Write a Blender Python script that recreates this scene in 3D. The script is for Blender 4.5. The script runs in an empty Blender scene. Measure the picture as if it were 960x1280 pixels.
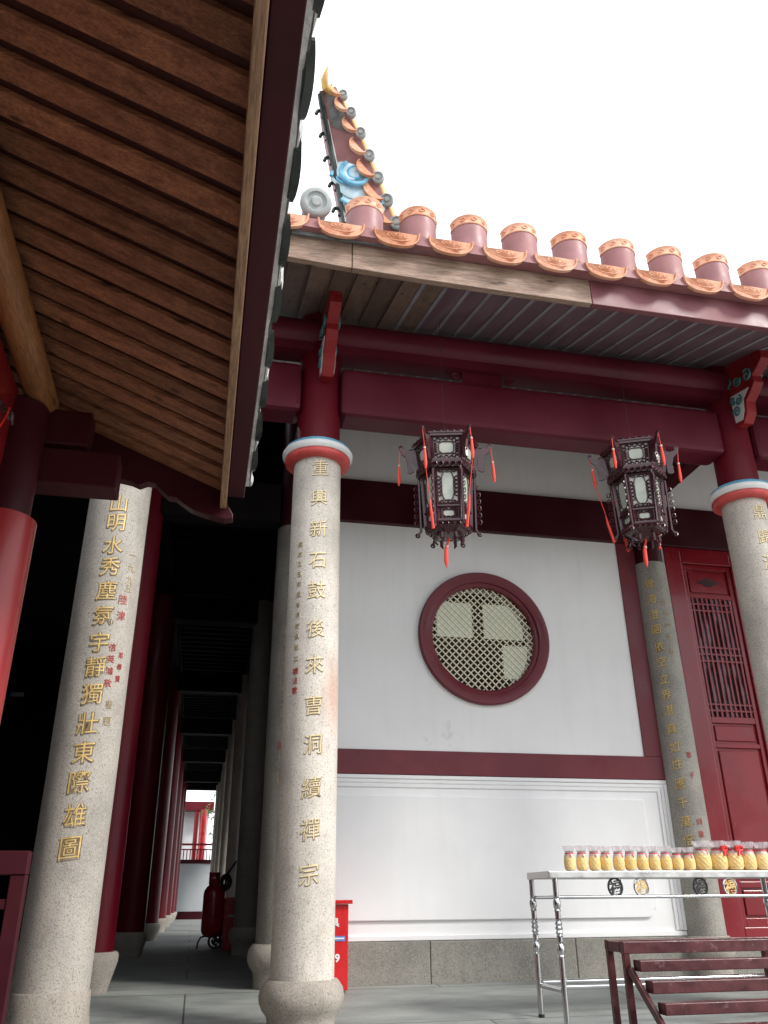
import bpy, bmesh, math, random
from mathutils import Vector, Matrix
random.seed(7)
R = math.radians
S = bpy.context.scene
COL = S.collection

# ------------------------------------------------------------------ camera, world, sun, exposure
cd = bpy.data.cameras.new('camera')
cam = bpy.data.objects.new('camera', cd); COL.objects.link(cam)
cd.sensor_fit = 'VERTICAL'; cd.sensor_height = 36.0; cd.lens = 1032.64*36/1280
cd.clip_start = 0.05; cd.clip_end = 2000
_r, _d, _f = ((0.978742, -0.204954, -0.007599), (0.080307, 0.417068, -0.905321), (0.188718, 0.885465, 0.424661))
cam.matrix_world = Matrix(((_r[0], -_d[0], -_f[0], 0), (_r[1], -_d[1], -_f[1], 0), (_r[2], -_d[2], -_f[2], 0.7), (0, 0, 0, 1)))
S.camera = cam
S.view_settings.view_transform = 'Standard'; S.view_settings.look = 'None'
S.view_settings.exposure = 1.24; S.view_settings.gamma = 1

W = bpy.data.worlds.new('World'); S.world = W; W.use_nodes = True
nt = W.node_tree; bg = nt.nodes['Background']
sky = nt.nodes.new('ShaderNodeTexSky'); sky.sky_type = 'NISHITA'; sky.sun_disc = False
sky.sun_elevation = R(52); sky.sun_rotation = R(132)
mx = nt.nodes.new('ShaderNodeMix'); mx.data_type = 'RGBA'; mx.inputs[0].default_value = 0.85   # thick cloud in front of the blue
mx.inputs[7].default_value = (7.6, 7.7, 7.9, 1)
nt.links.new(sky.outputs[0], mx.inputs[6]); nt.links.new(mx.outputs[2], bg.inputs[0])
bg.inputs[1].default_value = 0.12
sl = bpy.data.lights.new('sun', 'SUN'); sl.energy = 1.3; sl.angle = R(14); sl.color = (1, .96, .9)
so = bpy.data.objects.new('sun', sl); COL.objects.link(so); so.location = (6, -10, 14)
so.rotation_euler = Vector((-0.80, 0.72, -0.88)).to_track_quat('-Z', 'Y').to_euler()

# ------------------------------------------------------------------ materials
def nodes(name):
    m = bpy.data.materials.new(name); m.use_nodes = True
    n = m.node_tree; return m, n, n.nodes['Principled BSDF']
def ramp(n, fac, stops):
    r = n.nodes.new('ShaderNodeValToRGB'); e = r.color_ramp.elements
    while len(e) < len(stops): e.new(.5)
    for i, (p, c) in enumerate(stops): e[i].position = p; e[i].color = (*c, 1)
    n.links.new(fac, r.inputs[0]); return r.outputs[0]
def coords(n, stretch):
    g = n.nodes.new('ShaderNodeNewGeometry'); mp = n.nodes.new('ShaderNodeMapping')
    mp.inputs['Scale'].default_value = stretch; n.links.new(g.outputs['Position'], mp.inputs[0]); return mp.outputs[0]
def noise(n, vec, scale, detail=4, rough=.55):
    t = n.nodes.new('ShaderNodeTexNoise'); t.inputs['Scale'].default_value = scale
    t.inputs['Detail'].default_value = detail; t.inputs['Roughness'].default_value = rough
    n.links.new(vec, t.inputs['Vector']); return t.outputs[0]
def mixc(n, fac, a, b, mode='MIX'):
    m = n.nodes.new('ShaderNodeMix'); m.data_type = 'RGBA'; m.blend_type = mode
    for i, v in ((0, fac), (6, a), (7, b)):
        if hasattr(v, 'links'): n.links.new(v, m.inputs[i])
        elif i == 0: m.inputs[0].default_value = v
        else: m.inputs[i].default_value = (*v, 1)
    return m.outputs[2]
def bump(n, p, h, strength, dist=.01):
    b = n.nodes.new('ShaderNodeBump'); b.inputs['Strength'].default_value = strength; b.inputs['Distance'].default_value = dist
    n.links.new(h, b.inputs['Height']); n.links.new(b.outputs[0], p.inputs['Normal'])
def mat(name, a, b=None, scale=6, rough=.5, bmp=.15, stretch=(1, 1, 1), metal=0, coat=0, lo=.35, hi=.65, wear=None, rv=.15, dist=.004, fine=40, spec=.5, tone=0, streak=None):
    m, n, p = nodes(name); v = coords(n, stretch)
    f = noise(n, v, scale, 5)
    c = ramp(n, f, [(lo, a), (hi, b or a)])
    if wear:   # (colour, threshold, scale)
        w = noise(n, v, wear[2], 7, .7)
        c = mixc(n, ramp(n, w, [(wear[1], (0, 0, 0)), (wear[1]+.08, (1, 1, 1))]), c, wear[0])
    if streak:
        sv = noise(n, coords(n, (5, 5, .35)), 1.6, 7, .7); c = mixc(n, ramp(n, sv, [(.50, (0, 0, 0)), (.80, (.30, .30, .30))]), c, streak)
    if tone:      # every piece fired or painted a little differently
        oi = n.nodes.new('ShaderNodeObjectInfo'); hv = n.nodes.new('ShaderNodeHueSaturation'); t1 = n.nodes.new('ShaderNodeMapRange')
        t1.inputs[3].default_value = 1-tone; t1.inputs[4].default_value = 1+tone; n.links.new(oi.outputs['Random'], t1.inputs[0]); n.links.new(t1.outputs[0], hv.inputs['Value'])
        t2 = n.nodes.new('ShaderNodeMapRange'); t2.inputs[3].default_value = 1+tone*.8; t2.inputs[4].default_value = 1-tone*.8; n.links.new(oi.outputs['Random'], t2.inputs[0]); n.links.new(t2.outputs[0], hv.inputs['Saturation'])
        n.links.new(c, hv.inputs['Color']); c = hv.outputs[0]
    p.inputs['Specular IOR Level'].default_value = spec
    n.links.new(c, p.inputs['Base Color'])
    f2 = noise(n, v, fine, 4)
    rr = n.nodes.new('ShaderNodeMapRange'); rr.inputs[3].default_value = max(0, rough-rv); rr.inputs[4].default_value = min(1, rough+rv)
    rr.inputs[1].default_value = .3; rr.inputs[2].default_value = .7
    n.links.new(f, rr.inputs[0]); n.links.new(rr.outputs[0], p.inputs['Roughness'])
    p.inputs['Metallic'].default_value = metal; p.inputs['Coat Weight'].default_value = coat
    if bmp: bump(n, p, f2, bmp, dist)
    return m
def granite(name, base, dark, light, stain=None, sc=1.0):
    m, n, p = nodes(name); v = coords(n, (1, 1, 1))
    big = noise(n, v, 2.2, 6, .65)
    c = ramp(n, big, [(.32, tuple(x*.70 for x in base)), (.5, tuple(x*.92 for x in base)), (.68, tuple(min(.8, x*1.06) for x in base))])
    s1 = noise(n, v, 95*sc, 3, .7)
    c = mixc(n, ramp(n, s1, [(.54, (0, 0, 0)), (.64, (1, 1, 1))]), c, dark)
    s2 = noise(n, v, 140*sc, 2, .6)
    c = mixc(n, ramp(n, s2, [(.56, (0, 0, 0)), (.66, (.8, .8, .8))]), c, light)
    st = noise(n, coords(n, (2.5, 2.5, .55)), 2.2, 7, .7)       # rain streaks
    c = mixc(n, ramp(n, st, [(.52, (0, 0, 0)), (.74, (.48, .48, .48))]), c, tuple(x*.45 for x in base))
    if stain:
        g = n.nodes.new('ShaderNodeNewGeometry'); dd = n.nodes.new('ShaderNodeVectorMath'); dd.operation = 'DISTANCE'
        mp = n.nodes.new('ShaderNodeMapping'); mp.inputs['Scale'].default_value = (1, 1, .42); n.links.new(g.outputs['Position'], mp.inputs[0])
        dd.inputs[1].default_value = (stain[0], stain[1], stain[2]*.42); n.links.new(mp.outputs[0], dd.inputs[0])
        c = mixc(n, ramp(n, dd.outputs['Value'], [(.03, (.5, .5, .5)), (.17, (0, 0, 0))]), c, (.52, .20, .11))
    n.links.new(c, p.inputs['Base Color']); p.inputs['Roughness'].default_value = .78
    bump(n, p, s1, .55, .004)
    return m
def wood(name, a, b, axis='X', rough=.6, knots=True, bmp=.3):
    m, n, p = nodes(name)
    st = {'X': (.7, 9, 9), 'Y': (9, .7, 9), 'Z': (9, 9, .7)}[axis]
    g = n.nodes.new('ShaderNodeNewGeometry')
    add = n.nodes.new('ShaderNodeVectorMath'); add.operation = 'MULTIPLY_ADD'
    cx = n.nodes.new('ShaderNodeCombineXYZ')
    for i in range(3): n.links.new(g.outputs['Random Per Island'], cx.inputs[i])
    n.links.new(cx.outputs[0], add.inputs[0]); add.inputs[1].default_value = (13, 17, 19); n.links.new(g.outputs['Position'], add.inputs[2])
    mp = n.nodes.new('ShaderNodeMapping'); mp.inputs['Scale'].default_value = st; n.links.new(add.outputs[0], mp.inputs[0])
    f = noise(n, mp.outputs[0], 2.6, 7, .62)
    c = ramp(n, f, [(.32, a), (.5, tuple((x+y)/2 for x, y in zip(a, b))), (.68, b)])
    g2 = noise(n, mp.outputs[0], 16, 4, .7)
    c = mixc(n, ramp(n, g2, [(.40, (.6, .6, .6)), (.58, (0, 0, 0))]), c, tuple(x*.45 for x in a))
    if knots:
        vo = n.nodes.new('ShaderNodeTexVoronoi'); mp2 = n.nodes.new('ShaderNodeMapping')
        mp2.inputs['Scale'].default_value = {'X': (1.6, 5, 5), 'Y': (5, 1.6, 5), 'Z': (5, 5, 1.6)}[axis]
        n.links.new(add.outputs[0], mp2.inputs[0]); n.links.new(mp2.outputs[0], vo.inputs['Vector']); vo.inputs['Scale'].default_value = 1.9
        c = mixc(n, ramp(n, vo.outputs['Distance'], [(.08, (.9, .9, .9)), (.19, (0, 0, 0))]), c, tuple(x*.3 for x in a))
    hv = n.nodes.new('ShaderNodeHueSaturation'); n.links.new(c, hv.inputs['Color'])
    mr = n.nodes.new('ShaderNodeMapRange'); mr.inputs[3].default_value = .72; mr.inputs[4].default_value = 1.25
    n.links.new(g.outputs['Random Per Island'], mr.inputs[0]); n.links.new(mr.outputs[0], hv.inputs['Value'])
    n.links.new(hv.outputs[0], p.inputs['Base Color']); p.inputs['Roughness'].default_value = rough
    bump(n, p, g2, bmp, .004)
    return m

M = {}
M['granite'] = granite('pale_granite', (.60, .55, .48), (.24, .20, .17), (.72, .68, .61))
M['granite_stained'] = granite('pale_granite_stained', (.66, .61, .54), (.30, .26, .22), (.76, .72, .66), stain=(.98, 6.33, 2.15))
M['granite_weathered'] = granite('weathered_granite', (.45, .415, .365), (.19, .165, .14), (.56, .53, .48))
M['granite_shaded'] = granite('shaded_granite', (.24, .225, .195), (.09, .085, .075), (.34, .32, .28))  # darker copy of the granite; corridor shade is put into the colour
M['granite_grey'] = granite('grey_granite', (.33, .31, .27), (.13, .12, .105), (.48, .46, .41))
M['granite_base'] = granite('worn_granite', (.38, .34, .29), (.19, .165, .14), (.50, .46, .41), sc=.8)
M['plinth'] = granite('plinth_granite', (.27, .26, .225), (.15, .14, .12), (.38, .36, .32), sc=.7)
M['plaster'] = mat('white_plaster', (.82, .82, .805), (.86, .86, .85), 1.6, .85, .12, fine=30, wear=((.66, .66, .64), .64, 1.1), streak=(.66, .66, .64))
M['moulding'] = mat('white_painted_moulding', (.80, .80, .795), (.85, .85, .845), 2, .7, .08, streak=(.70, .70, .68))
M['maroon'] = mat('maroon_paint', (.085, .007, .016), (.118, .012, .024), 1.4, .42, .10, wear=((.14, .04, .045), .66, 2.5), rv=.12, spec=0.25, streak=(.05, .006, .012))
M['maroon_dark'] = mat('dark_maroon_paint', (.036, .003, .007), (.054, .006, .011), 1.4, .48, .08, spec=0.25)
M['maroon_frame'] = mat('window_maroon', (.13, .018, .026), (.165, .030, .038), 3, .4, .12, wear=((.22, .10, .10), .68, 3), spec=0.3, streak=(.09, .02, .026))
M['lacquer'] = mat('red_lacquer', (.20, .010, .014), (.30, .020, .022), 2, .32, .08, stretch=(1, 1, .35), coat=0.05, wear=((.36, .09, .08), .68, 3), spec=0.3)
M['lacquer_bright'] = mat('daylit_red_lacquer', (.26, .018, .020), (.38, .040, .040), 2, .34, .08, stretch=(1.5, 1.5, .25), coat=0.1, wear=((.46, .13, .12), .62, 2), spec=0.4)  # brighter copy of the red lacquer; daylight on the column is in the colour
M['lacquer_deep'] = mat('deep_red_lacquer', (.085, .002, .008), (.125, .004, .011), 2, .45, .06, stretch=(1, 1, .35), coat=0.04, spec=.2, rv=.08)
M['door'] = mat('door_red', (.18, .008, .014), (.24, .013, .020), 1.6, .30, .10, coat=0.12, wear=((.30, .09, .09), .63, 1.9), spec=0.35, streak=(.10, .006, .012))
M['door_groove'] = mat('door_dark_groove', (.03, .004, .006), None, 2, .6, 0)
M['plank'] = wood('weathered_brown_plank', (.19, .070, .036), (.46, .195, .095), 'X')
M['plank_recess'] = wood('dark_red_board', (.055, .013, .010), (.08, .02, .015), 'X', knots=False)
M['batten'] = wood('raw_pine_batten', (.26, .14, .075), (.44, .27, .16), 'Y')
M['log'] = wood('varnished_pine_log', (.24, .095, .032), (.38, .165, .06), 'Y', rough=.45)
M['oldwood'] = wood('grey_aged_fascia', (.20, .125, .085), (.36, .25, .19), 'X', bmp=.4)
M['oldwood_y'] = wood('grey_aged_board', (.12, .075, .055), (.20, .135, .10), 'Y', bmp=.4)
M['soffit'] = mat('hazed_soffit_paint', (.12, .072, .088), (.15, .095, .11), 3, .6, .15, stretch=(3, .5, 1), wear=((.18, .12, .13), .66, 4))  # bluish paint, greyed further to imitate haze
M['soffit_gap'] = mat('grey_soffit_gap', (.19, .18, .20), (.25, .24, .265), 4, .7, .1)
M['fascia_maroon'] = mat('faded_maroon_fascia', (.17, .052, .062), (.23, .085, .095), 2, .55, .12, wear=((.26, .16, .16), .64, 3))
M['drum'] = mat('hazed_maroon_tile', (.26, .10, .105), (.34, .15, .15), 5, .55, .15, wear=((.34, .21, .20), .64, 7), tone=0.1, streak=(.13, .07, .07))  # maroon made paler to imitate haze; wear and streaks are weathering
M['terracotta'] = mat('orange_terracotta', (.64, .27, .15), (.74, .40, .25), 12, .6, .3, wear=((.70, .52, .40), .60, 16), fine=60, tone=0.12, streak=(.36, .15, .09))
M['terracotta_line'] = mat('terracotta_relief', (.50, .13, .07), (.62, .21, .11), 14, .6, .2)
M['tile_grey'] = mat('grey_clay_tile', (.12, .13, .13), (.24, .25, .25), 12, .75, .3, wear=((.42, .43, .42), .62, 14))
M['tile_disc'] = mat('pale_grey_disc', (.30, .33, .33), (.42, .44, .43), 20, .7, .3, tone=0.12)
M['tile_dark'] = mat('dark_green_tile', (.018, .026, .024), (.05, .065, .06), 9, .35, .3, wear=((.25, .27, .26), .66, 14), tone=0.25)
M['mortar'] = mat('white_lime_mortar', (.52, .53, .52), (.70, .70, .69), 14, .85, .5, wear=((.16, .17, .16), .66, 12), dist=.02)
M['yellow_ridge'] = mat('yellow_glaze', (.62, .36, .10), (.74, .48, .17), 10, .5, .2)
M['blue'] = mat('cloud_blue', (.10, .36, .58), (.22, .54, .72), 14, .5, .1)
M['paleblue'] = mat('cloud_pale_blue', (.42, .62, .72), (.62, .76, .80), 14, .5, .1)
M['white_trim'] = mat('white_paint', (.72, .72, .70), (.80, .79, .77), 10, .5, .1)
M['ring_blue'] = mat('collar_blue', (.10, .34, .52), (.17, .45, .62), 8, .5, .05)
M['ring_red'] = mat('collar_red', (.50, .05, .045), (.62, .09, .08), 8, .5, .05)
M['teal'] = mat('carving_teal', (.05, .16, .17), (.10, .26, .26), 14, .6, .2)
M['gold'] = mat('gold_leaf_letter', (.60, .40, .13), (.74, .55, .24), 25, .45, .1, metal=.15)
M['gold_pale'] = mat('pale_gold_letter', (.72, .58, .30), (.80, .68, .44), 25, .5, .1, metal=.1)
M['letter_shade'] = mat('letter_groove_shade', (.16, .115, .06), (.24, .18, .10), 30, .8, .1)
M['letter_red'] = mat('letter_red', (.36, .04, .035), (.45, .08, .07), 25, .6, .1)
M['letter_faint'] = mat('letter_faint', (.34, .27, .15), (.46, .38, .24), 30, .7, .1)
M['lantern'] = mat('dark_rosewood', (.030, .006, .011), (.065, .014, .020), 20, .35, .1, coat=.2)
M['fret'] = mat('dark_fretwork', (.035, .009, .013), (.055, .014, .018), 20, .45, .1)
M['lantern_glass'] = mat('painted_milk_glass', (.42, .43, .38), (.36, .40, .33), 16, .35, .02, wear=((.22, .36, .24), .60, 16))
M['panel_back'] = mat('pale_panel_backing', (.36, .35, .34), (.46, .44, .42), 16, .4, .02)
M['tassel'] = mat('red_silk', (.66, .035, .020), (.80, .06, .03), 60, .5, .5, stretch=(1, 1, .1))
M['pink_bead'] = mat('pale_bead', (.66, .45, .40), (.72, .52, .48), 30, .4, 0)
M['lattice'] = mat('cream_lattice', (.74, .69, .50), (.82, .77, .60), 12, .5, .05)
M['steel'] = mat('stainless_steel', (.46, .47, .48), (.60, .61, .62), 3, .16, .04, metal=1, rv=.08)
M['steel_brushed'] = mat('brushed_steel', (.50, .50, .49), (.62, .62, .61), 12, .42, .06, metal=.9, stretch=(1, 9, 1))
M['rack'] = mat('worn_maroon_metal', (.055, .009, .012), (.095, .019, .022), 9, .36, .25, wear=((.17, .085, .085), .585, 19), lo=.42, hi=.58)
M['fire_red'] = mat('fire_red_enamel', (.58, .004, .008), (.66, .012, .014), 3, .28, .03, coat=.3)
M['fire_red_dark'] = mat('tank_red_enamel', (.33, .006, .012), (.40, .010, .016), 3, .25, .03, coat=.4)
M['black'] = mat('black_rubber', (.012, .012, .013), (.025, .025, .027), 20, .5, .1)
M['plate_blue'] = mat('blue_sticker', (.10, .16, .50), (.16, .24, .58), 30, .4, 0)
M['white'] = mat('white_print', (.80, .80, .80), None, 5, .5, 0)
M['ribbon'] = mat('red_ribbon', (.65, .02, .03), (.72, .05, .05), 40, .4, .2)
M['jar'] = mat('yellow_quilted_jar', (.80, .53, .18), (.84, .62, .28), 30, .32, .1, coat=.3, tone=0.06)
M['foot_grey'] = mat('grey_jar_foot', (.30, .30, .30), None, 10, .4, 0)
M['dark'] = mat('interior_shade_black', (.006, .005, .006), (.012, .008, .009), 2, .8, .1, spec=0.1)  # near-black base colour stands in for deep interior shade
M['dark_red_in'] = mat('dim_red_interior', (.022, .003, .006), (.034, .005, .008), 2, .6, .1, spec=0.15)
M['room_olive'] = mat('olive_brown_room', (.05, .042, .03), (.075, .065, .045), 3, .8, .1)
M['brick_white'] = mat('whitewashed_wall', (.52, .53, .54), (.62, .63, .63), 2, .85, .2)
M['grey_wall'] = mat('grey_parapet', (.44, .47, .50), (.50, .53, .55), 1.2, .8, .1)
M['bark'] = mat('bark', (.10, .075, .05), (.16, .12, .08), 12, .9, .6)
M['leaf'] = mat('green_leaf', (.055, .15, .035), (.10, .24, .06), 3, .5, 0)
m, n, p = nodes('clear_film'); p.inputs['Base Color'].default_value = (.66, .60, .62, 1); p.inputs['Roughness'].default_value = .2
p.inputs['Alpha'].default_value = .5; bump(n, p, noise(n, coords(n, (1, 1, .5)), 120, 4), .5, .004); M['film'] = m
m, n, p = nodes('window_glass'); p.inputs['Base Color'].default_value = (.03, .035, .04, 1); p.inputs['Roughness'].default_value = .06
p.inputs['Coat Weight'].default_value = .8; M['glass'] = m
M['door_glass'] = mat('door_glass_painted_light', (.05, .055, .06), (.42, .47, .54), 3.2, .15, .03, stretch=(2.5, 1, .7), coat=.5, lo=.46, hi=.60)  # pale blue patches imitate daylight and reflections in the glass
m, n, p = nodes('frosted_emissive_pane'); p.inputs['Base Color'].default_value = (.45, .48, .40, 1); p.inputs['Roughness'].default_value = .5
p.inputs['Emission Color'].default_value = (.58, .62, .50, 1); p.inputs['Emission Strength'].default_value = .20; M['pane'] = m  # emission stands in for daylight behind the panes
# stone paving: big slabs with joints, patchy cement colour
def paving(name, a, b, bw, bh):
    m, n, p = nodes(name); v = coords(n, (1, 1, 1))
    br = n.nodes.new('ShaderNodeTexBrick'); br.offset = .4; br.inputs['Scale'].default_value = 1
    br.inputs['Brick Width'].default_value = bw; br.inputs['Row Height'].default_value = bh
    br.inputs['Mortar Size'].default_value = .009; br.inputs['Mortar Smooth'].default_value = .5
    br.inputs['Color1'].default_value = (*a, 1); br.inputs['Color2'].default_value = (*b, 1); br.inputs['Mortar'].default_value = (.085, .085, .08, 1)
    n.links.new(v, br.inputs['Vector'])
    f = noise(n, coords(n, (.8, 2.2, 1)), 1.7, 8, .68)
    c = mixc(n, .8, br.outputs['Color'], ramp(n, f, [(.3, (.36, .38, .37)), (.5, (.80, .82, .80)), (.7, (1.12, 1.12, 1.09))]), 'MULTIPLY')
    s = noise(n, v, 60, 3)
    c = mixc(n, ramp(n, s, [(.58, (0, 0, 0)), (.7, (.4, .4, .4))]), c, (.10, .10, .095))
    n.links.new(c, p.inputs['Base Color'])
    rr = n.nodes.new('ShaderNodeMapRange'); rr.inputs[3].default_value = .45; rr.inputs[4].default_value = .85; n.links.new(f, rr.inputs[0]); n.links.new(rr.outputs[0], p.inputs['Roughness'])
    bump(n, p, s, .25, .003); return m
M['paving'] = paving('grey_stone_paving', (.29, .305, .295), (.325, .34, .325), 3.7, 1.36)
M['court'] = paving('courtyard_paving', (.34, .33, .31), (.38, .37, .35), .9, .45)

# ------------------------------------------------------------------ mesh builder
class MB:
    def __init__(s): s.bm = bmesh.new()
    def _take(s, vs, mtx): 
        for v in vs: v.co = mtx @ v.co
        return s
    def box(s, x0, x1, y0, y1, z0, z1, rot=None):
        c = Vector(((x0+x1)/2, (y0+y1)/2, (z0+z1)/2))
        m = Matrix.Translation(c) @ (rot or Matrix()) @ Matrix.Diagonal((abs(x1-x0), abs(y1-y0), abs(z1-z0), 1))
        bmesh.ops.create_cube(s.bm, size=1, matrix=m); return s
    def bar(s, a, b, w, h, up=(0, 0, 1)):
        a, b = Vector(a), Vector(b); d = b-a; z = d.normalized(); u = Vector(up)
        x = u.cross(z)
        if x.length < 1e-4: x = Vector((1, 0, 0)).cross(z)
        x.normalize(); y = z.cross(x)
        m = Matrix((x, y, z)).transposed().to_4x4(); m.translation = (a+b)/2
        bmesh.ops.create_cube(s.bm, size=1, matrix=m @ Matrix.Diagonal((w, h, d.length, 1))); return s
    def rod(s, a, b, r1, r2=None, seg=16):
        a, b = Vector(a), Vector(b); d = b-a
        m = Vector((0, 0, 1)).rotation_difference(d.normalized()).to_matrix().to_4x4(); m.translation = (a+b)/2
        bmesh.ops.create_cone(s.bm, cap_ends=True, segments=seg, radius1=r1, radius2=r1 if r2 is None else r2, depth=d.length, matrix=m); return s
    def tube(s, pts, r, seg=8, closed=False):
        pts = [Vector(p) for p in pts]; rings = []; N = len(pts); up = None
        for i, p in enumerate(pts):
            a = pts[i-1] if (i > 0 or closed) else p; b = pts[(i+1) % N] if (i < N-1 or closed) else p
            d = (b-a).normalized()
            if up is None: up = d.orthogonal().normalized()
            up = (up - d*up.dot(d)).normalized(); q = d.cross(up)
            rr = r[i] if isinstance(r, (list, tuple)) else r
            rings.append([s.bm.verts.new(p+(up*math.cos(2*math.pi*k/seg)+q*math.sin(2*math.pi*k/seg))*rr) for k in range(seg)])
        for i in range(N if closed else N-1):
            A, B = rings[i], rings[(i+1) % N]
            for k in range(seg): s.bm.faces.new((A[k], A[(k+1) % seg], B[(k+1) % seg], B[k]))
        if not closed:
            s.bm.faces.new(rings[0][::-1]); s.bm.faces.new(rings[-1])
        return s
    def lathe(s, prof, c=(0, 0, 0), seg=40, wob=None, a0=0, a1=2*math.pi, axis=None, cap=True):
        full = abs(a1-a0-2*math.pi) < 1e-6; K = seg if full else seg+1; rings = []
        ax = axis or Matrix()
        for i, (r, z) in enumerate(prof):
            ring = []
            for k in range(K):
                a = a0+(a1-a0)*k/seg; rr = r*(1+(wob(a, z) if wob else 0))
                ring.append(s.bm.verts.new(Vector(c)+(ax @ Vector((rr*math.cos(a), rr*math.sin(a), z)))))
            rings.append(ring)
        for A, B in zip(rings, rings[1:]):
            for k in range(seg): s.bm.faces.new((A[k], A[(k+1) % K], B[(k+1) % K], B[k]))
        if full and cap:
            if prof[0][0] > 1e-4: s.bm.faces.new(rings[0][::-1])
            if prof[-1][0] > 1e-4: s.bm.faces.new(rings[-1])
        return s
    def prism(s, poly, fn, t0, t1):
        """poly = list of (u, v); fn(u, v, t) -> point; extruded from t0 to t1"""
        A = [s.bm.verts.new(fn(u, v, t0)) for u, v in poly]; B = [s.bm.verts.new(fn(u, v, t1)) for u, v in poly]
        N = len(poly)
        s.bm.faces.new(A[::-1]); s.bm.faces.new(B)
        for i in range(N): s.bm.faces.new((A[i], A[(i+1) % N], B[(i+1) % N], B[i]))
        return s
    def quad(s, *p): s.bm.faces.new([s.bm.verts.new(q) for q in p]); return s
    def build(s, name, m, parent=None, smooth=False, bevel=0, origin=None):
        o_ = Vector(ORG.get(parent.name if parent else None, (0, 0, 0))) if origin is None else Vector(origin)
        bmesh.ops.recalc_face_normals(s.bm, faces=s.bm.faces)
        for v in s.bm.verts: v.co -= o_
        me = bpy.data.meshes.new(name); s.bm.to_mesh(me); s.bm.free()
        me.materials.append(M[m] if isinstance(m, str) else m)
        o = bpy.data.objects.new(name, me); COL.objects.link(o)
        if parent: o.parent = parent; ORG[o.name] = tuple(o_)
        else: o.location = o_
        if smooth:
            for f in me.polygons: f.use_smooth = True
            me.set_sharp_from_angle(angle=R(42))
        if bevel:
            b = o.modifiers.new('bevel', 'BEVEL'); b.width = bevel; b.segments = 2; b.limit_method = 'ANGLE'; b.angle_limit = R(50)
        return o
ORG = {}
def tag(o, label, cat, group=None):
    o['kind'] = 'thing'; o['label'] = label; o['category'] = cat
    if group: o['group'] = group
    return o
def thing(name, loc, label, cat, group=None):
    o = bpy.data.objects.new(name, None); COL.objects.link(o); o.location = loc; o.empty_display_size = .1
    ORG[o.name] = tuple(loc); return tag(o, label, cat, group)
def struct(o): o['kind'] = 'structure'; return o
def copy_tree(o, parent=None):
    c = o.copy(); COL.objects.link(c)
    if parent: c.parent = parent
    for ch in list(o.children): copy_tree(ch, c)
    return c

# glyphs: one character as a flat mesh (bmesh) centred on 0, height about `size`
_fc = bpy.data.curves.new('glyph_curve', 'FONT'); _fo = bpy.data.objects.new('glyph_tmp', _fc)
def glyph(ch, size, thick=.003, offset=0.0, kai=True):
    global _fc, _fo
    fc = bpy.data.curves.new('g', 'FONT'); fo = bpy.data.objects.new('g', fc)
    fc.body = ch; fc.size = size; fc.extrude = thick; fc.offset = offset; fc.resolution_u = 4
    me = fo.to_mesh(); vs = [v.co.copy() for v in me.vertices]; fs = [tuple(p.vertices) for p in me.polygons]
    fo.to_mesh_clear(); bpy.data.objects.remove(fo); bpy.data.curves.remove(fc)
    if not vs: return None
    x0, x1 = min(v.x for v in vs), max(v.x for v in vs); y0, y1 = min(v.y for v in vs), max(v.y for v in vs)
    b = bmesh.new(); nv = [b.verts.new((v.x-(x0+x1)/2, v.y-(y0+y1)/2, v.z)) for v in vs]
    for f in fs:
        try: b.faces.new([nv[i] for i in f])
        except ValueError: pass
    bmesh.ops.remove_doubles(b, verts=b.verts, dist=1e-6)
    if kai:
        for v in b.verts: v.co.y += v.co.x*.13; v.co.x *= .92+.5*abs(v.co.y)/size*.3
    return b
def write_column(mb, ch, size, cx, cy, r, z, face, thick=.004, offset=0.0):
    """one character bent round a shaft; face = direction it looks, radians from -Y towards +X"""
    b = glyph(ch, size, thick, offset)
    if b is None: return
    k = -size
    while k < size:
        bmesh.ops.bisect_plane(b, geom=b.verts[:]+b.edges[:]+b.faces[:], plane_co=(k, 0, 0), plane_no=(1, 0, 0)); k += .018
    m = {}
    for v in b.verts:
        a = face+v.co.x/r; rr = r+v.co.z
        m[v.index if False else v] = mb.bm.verts.new((cx+rr*math.sin(a), cy-rr*math.cos(a), z+v.co.y))
    for f in b.faces:
        try: mb.bm.faces.new([m[v] for v in f.verts])
        except ValueError: pass
    b.free()
def write_flat(mb, ch, size, fn, thick=.002, offset=0.0, kai=False):
    b = glyph(ch, size, thick, offset, kai); m = {}
    for v in b.verts: m[v] = mb.bm.verts.new(fn(v.co.x, v.co.y, v.co.z))
    for f in b.faces:
        try: mb.bm.faces.new([m[v] for v in f.verts])
        except ValueError: pass
    b.free()

# ------------------------------------------------------------------ ground and platform
g = MB(); g.quad((-300, -300, -.8), (300, -300, -.8), (300, 300, -.8), (-300, 300, -.8))
struct(g.build('courtyard_ground', 'court'))
def fz(y): return 0.0 if y >= 8.25 else max(-.19, -.075*(8.25-y))    # the veranda floor falls towards the courtyard
f = MB(); rows = [5.9, 6.3, 6.7, 7.1, 7.5, 7.9, 8.25, 9, 12, 20, 30, 42]
for a, b in zip(rows, rows[1:]): f.quad((-9, a, fz(a)), (14, a, fz(a)), (14, b, fz(b)), (-9, b, fz(b)))
bmesh.ops.remove_doubles(f.bm, verts=f.bm.verts, dist=1e-5)
f.box(-9, 14, 5.898, 6.2, -.802, fz(5.9)-.004)
struct(f.build('veranda_floor', 'paving'))

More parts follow.
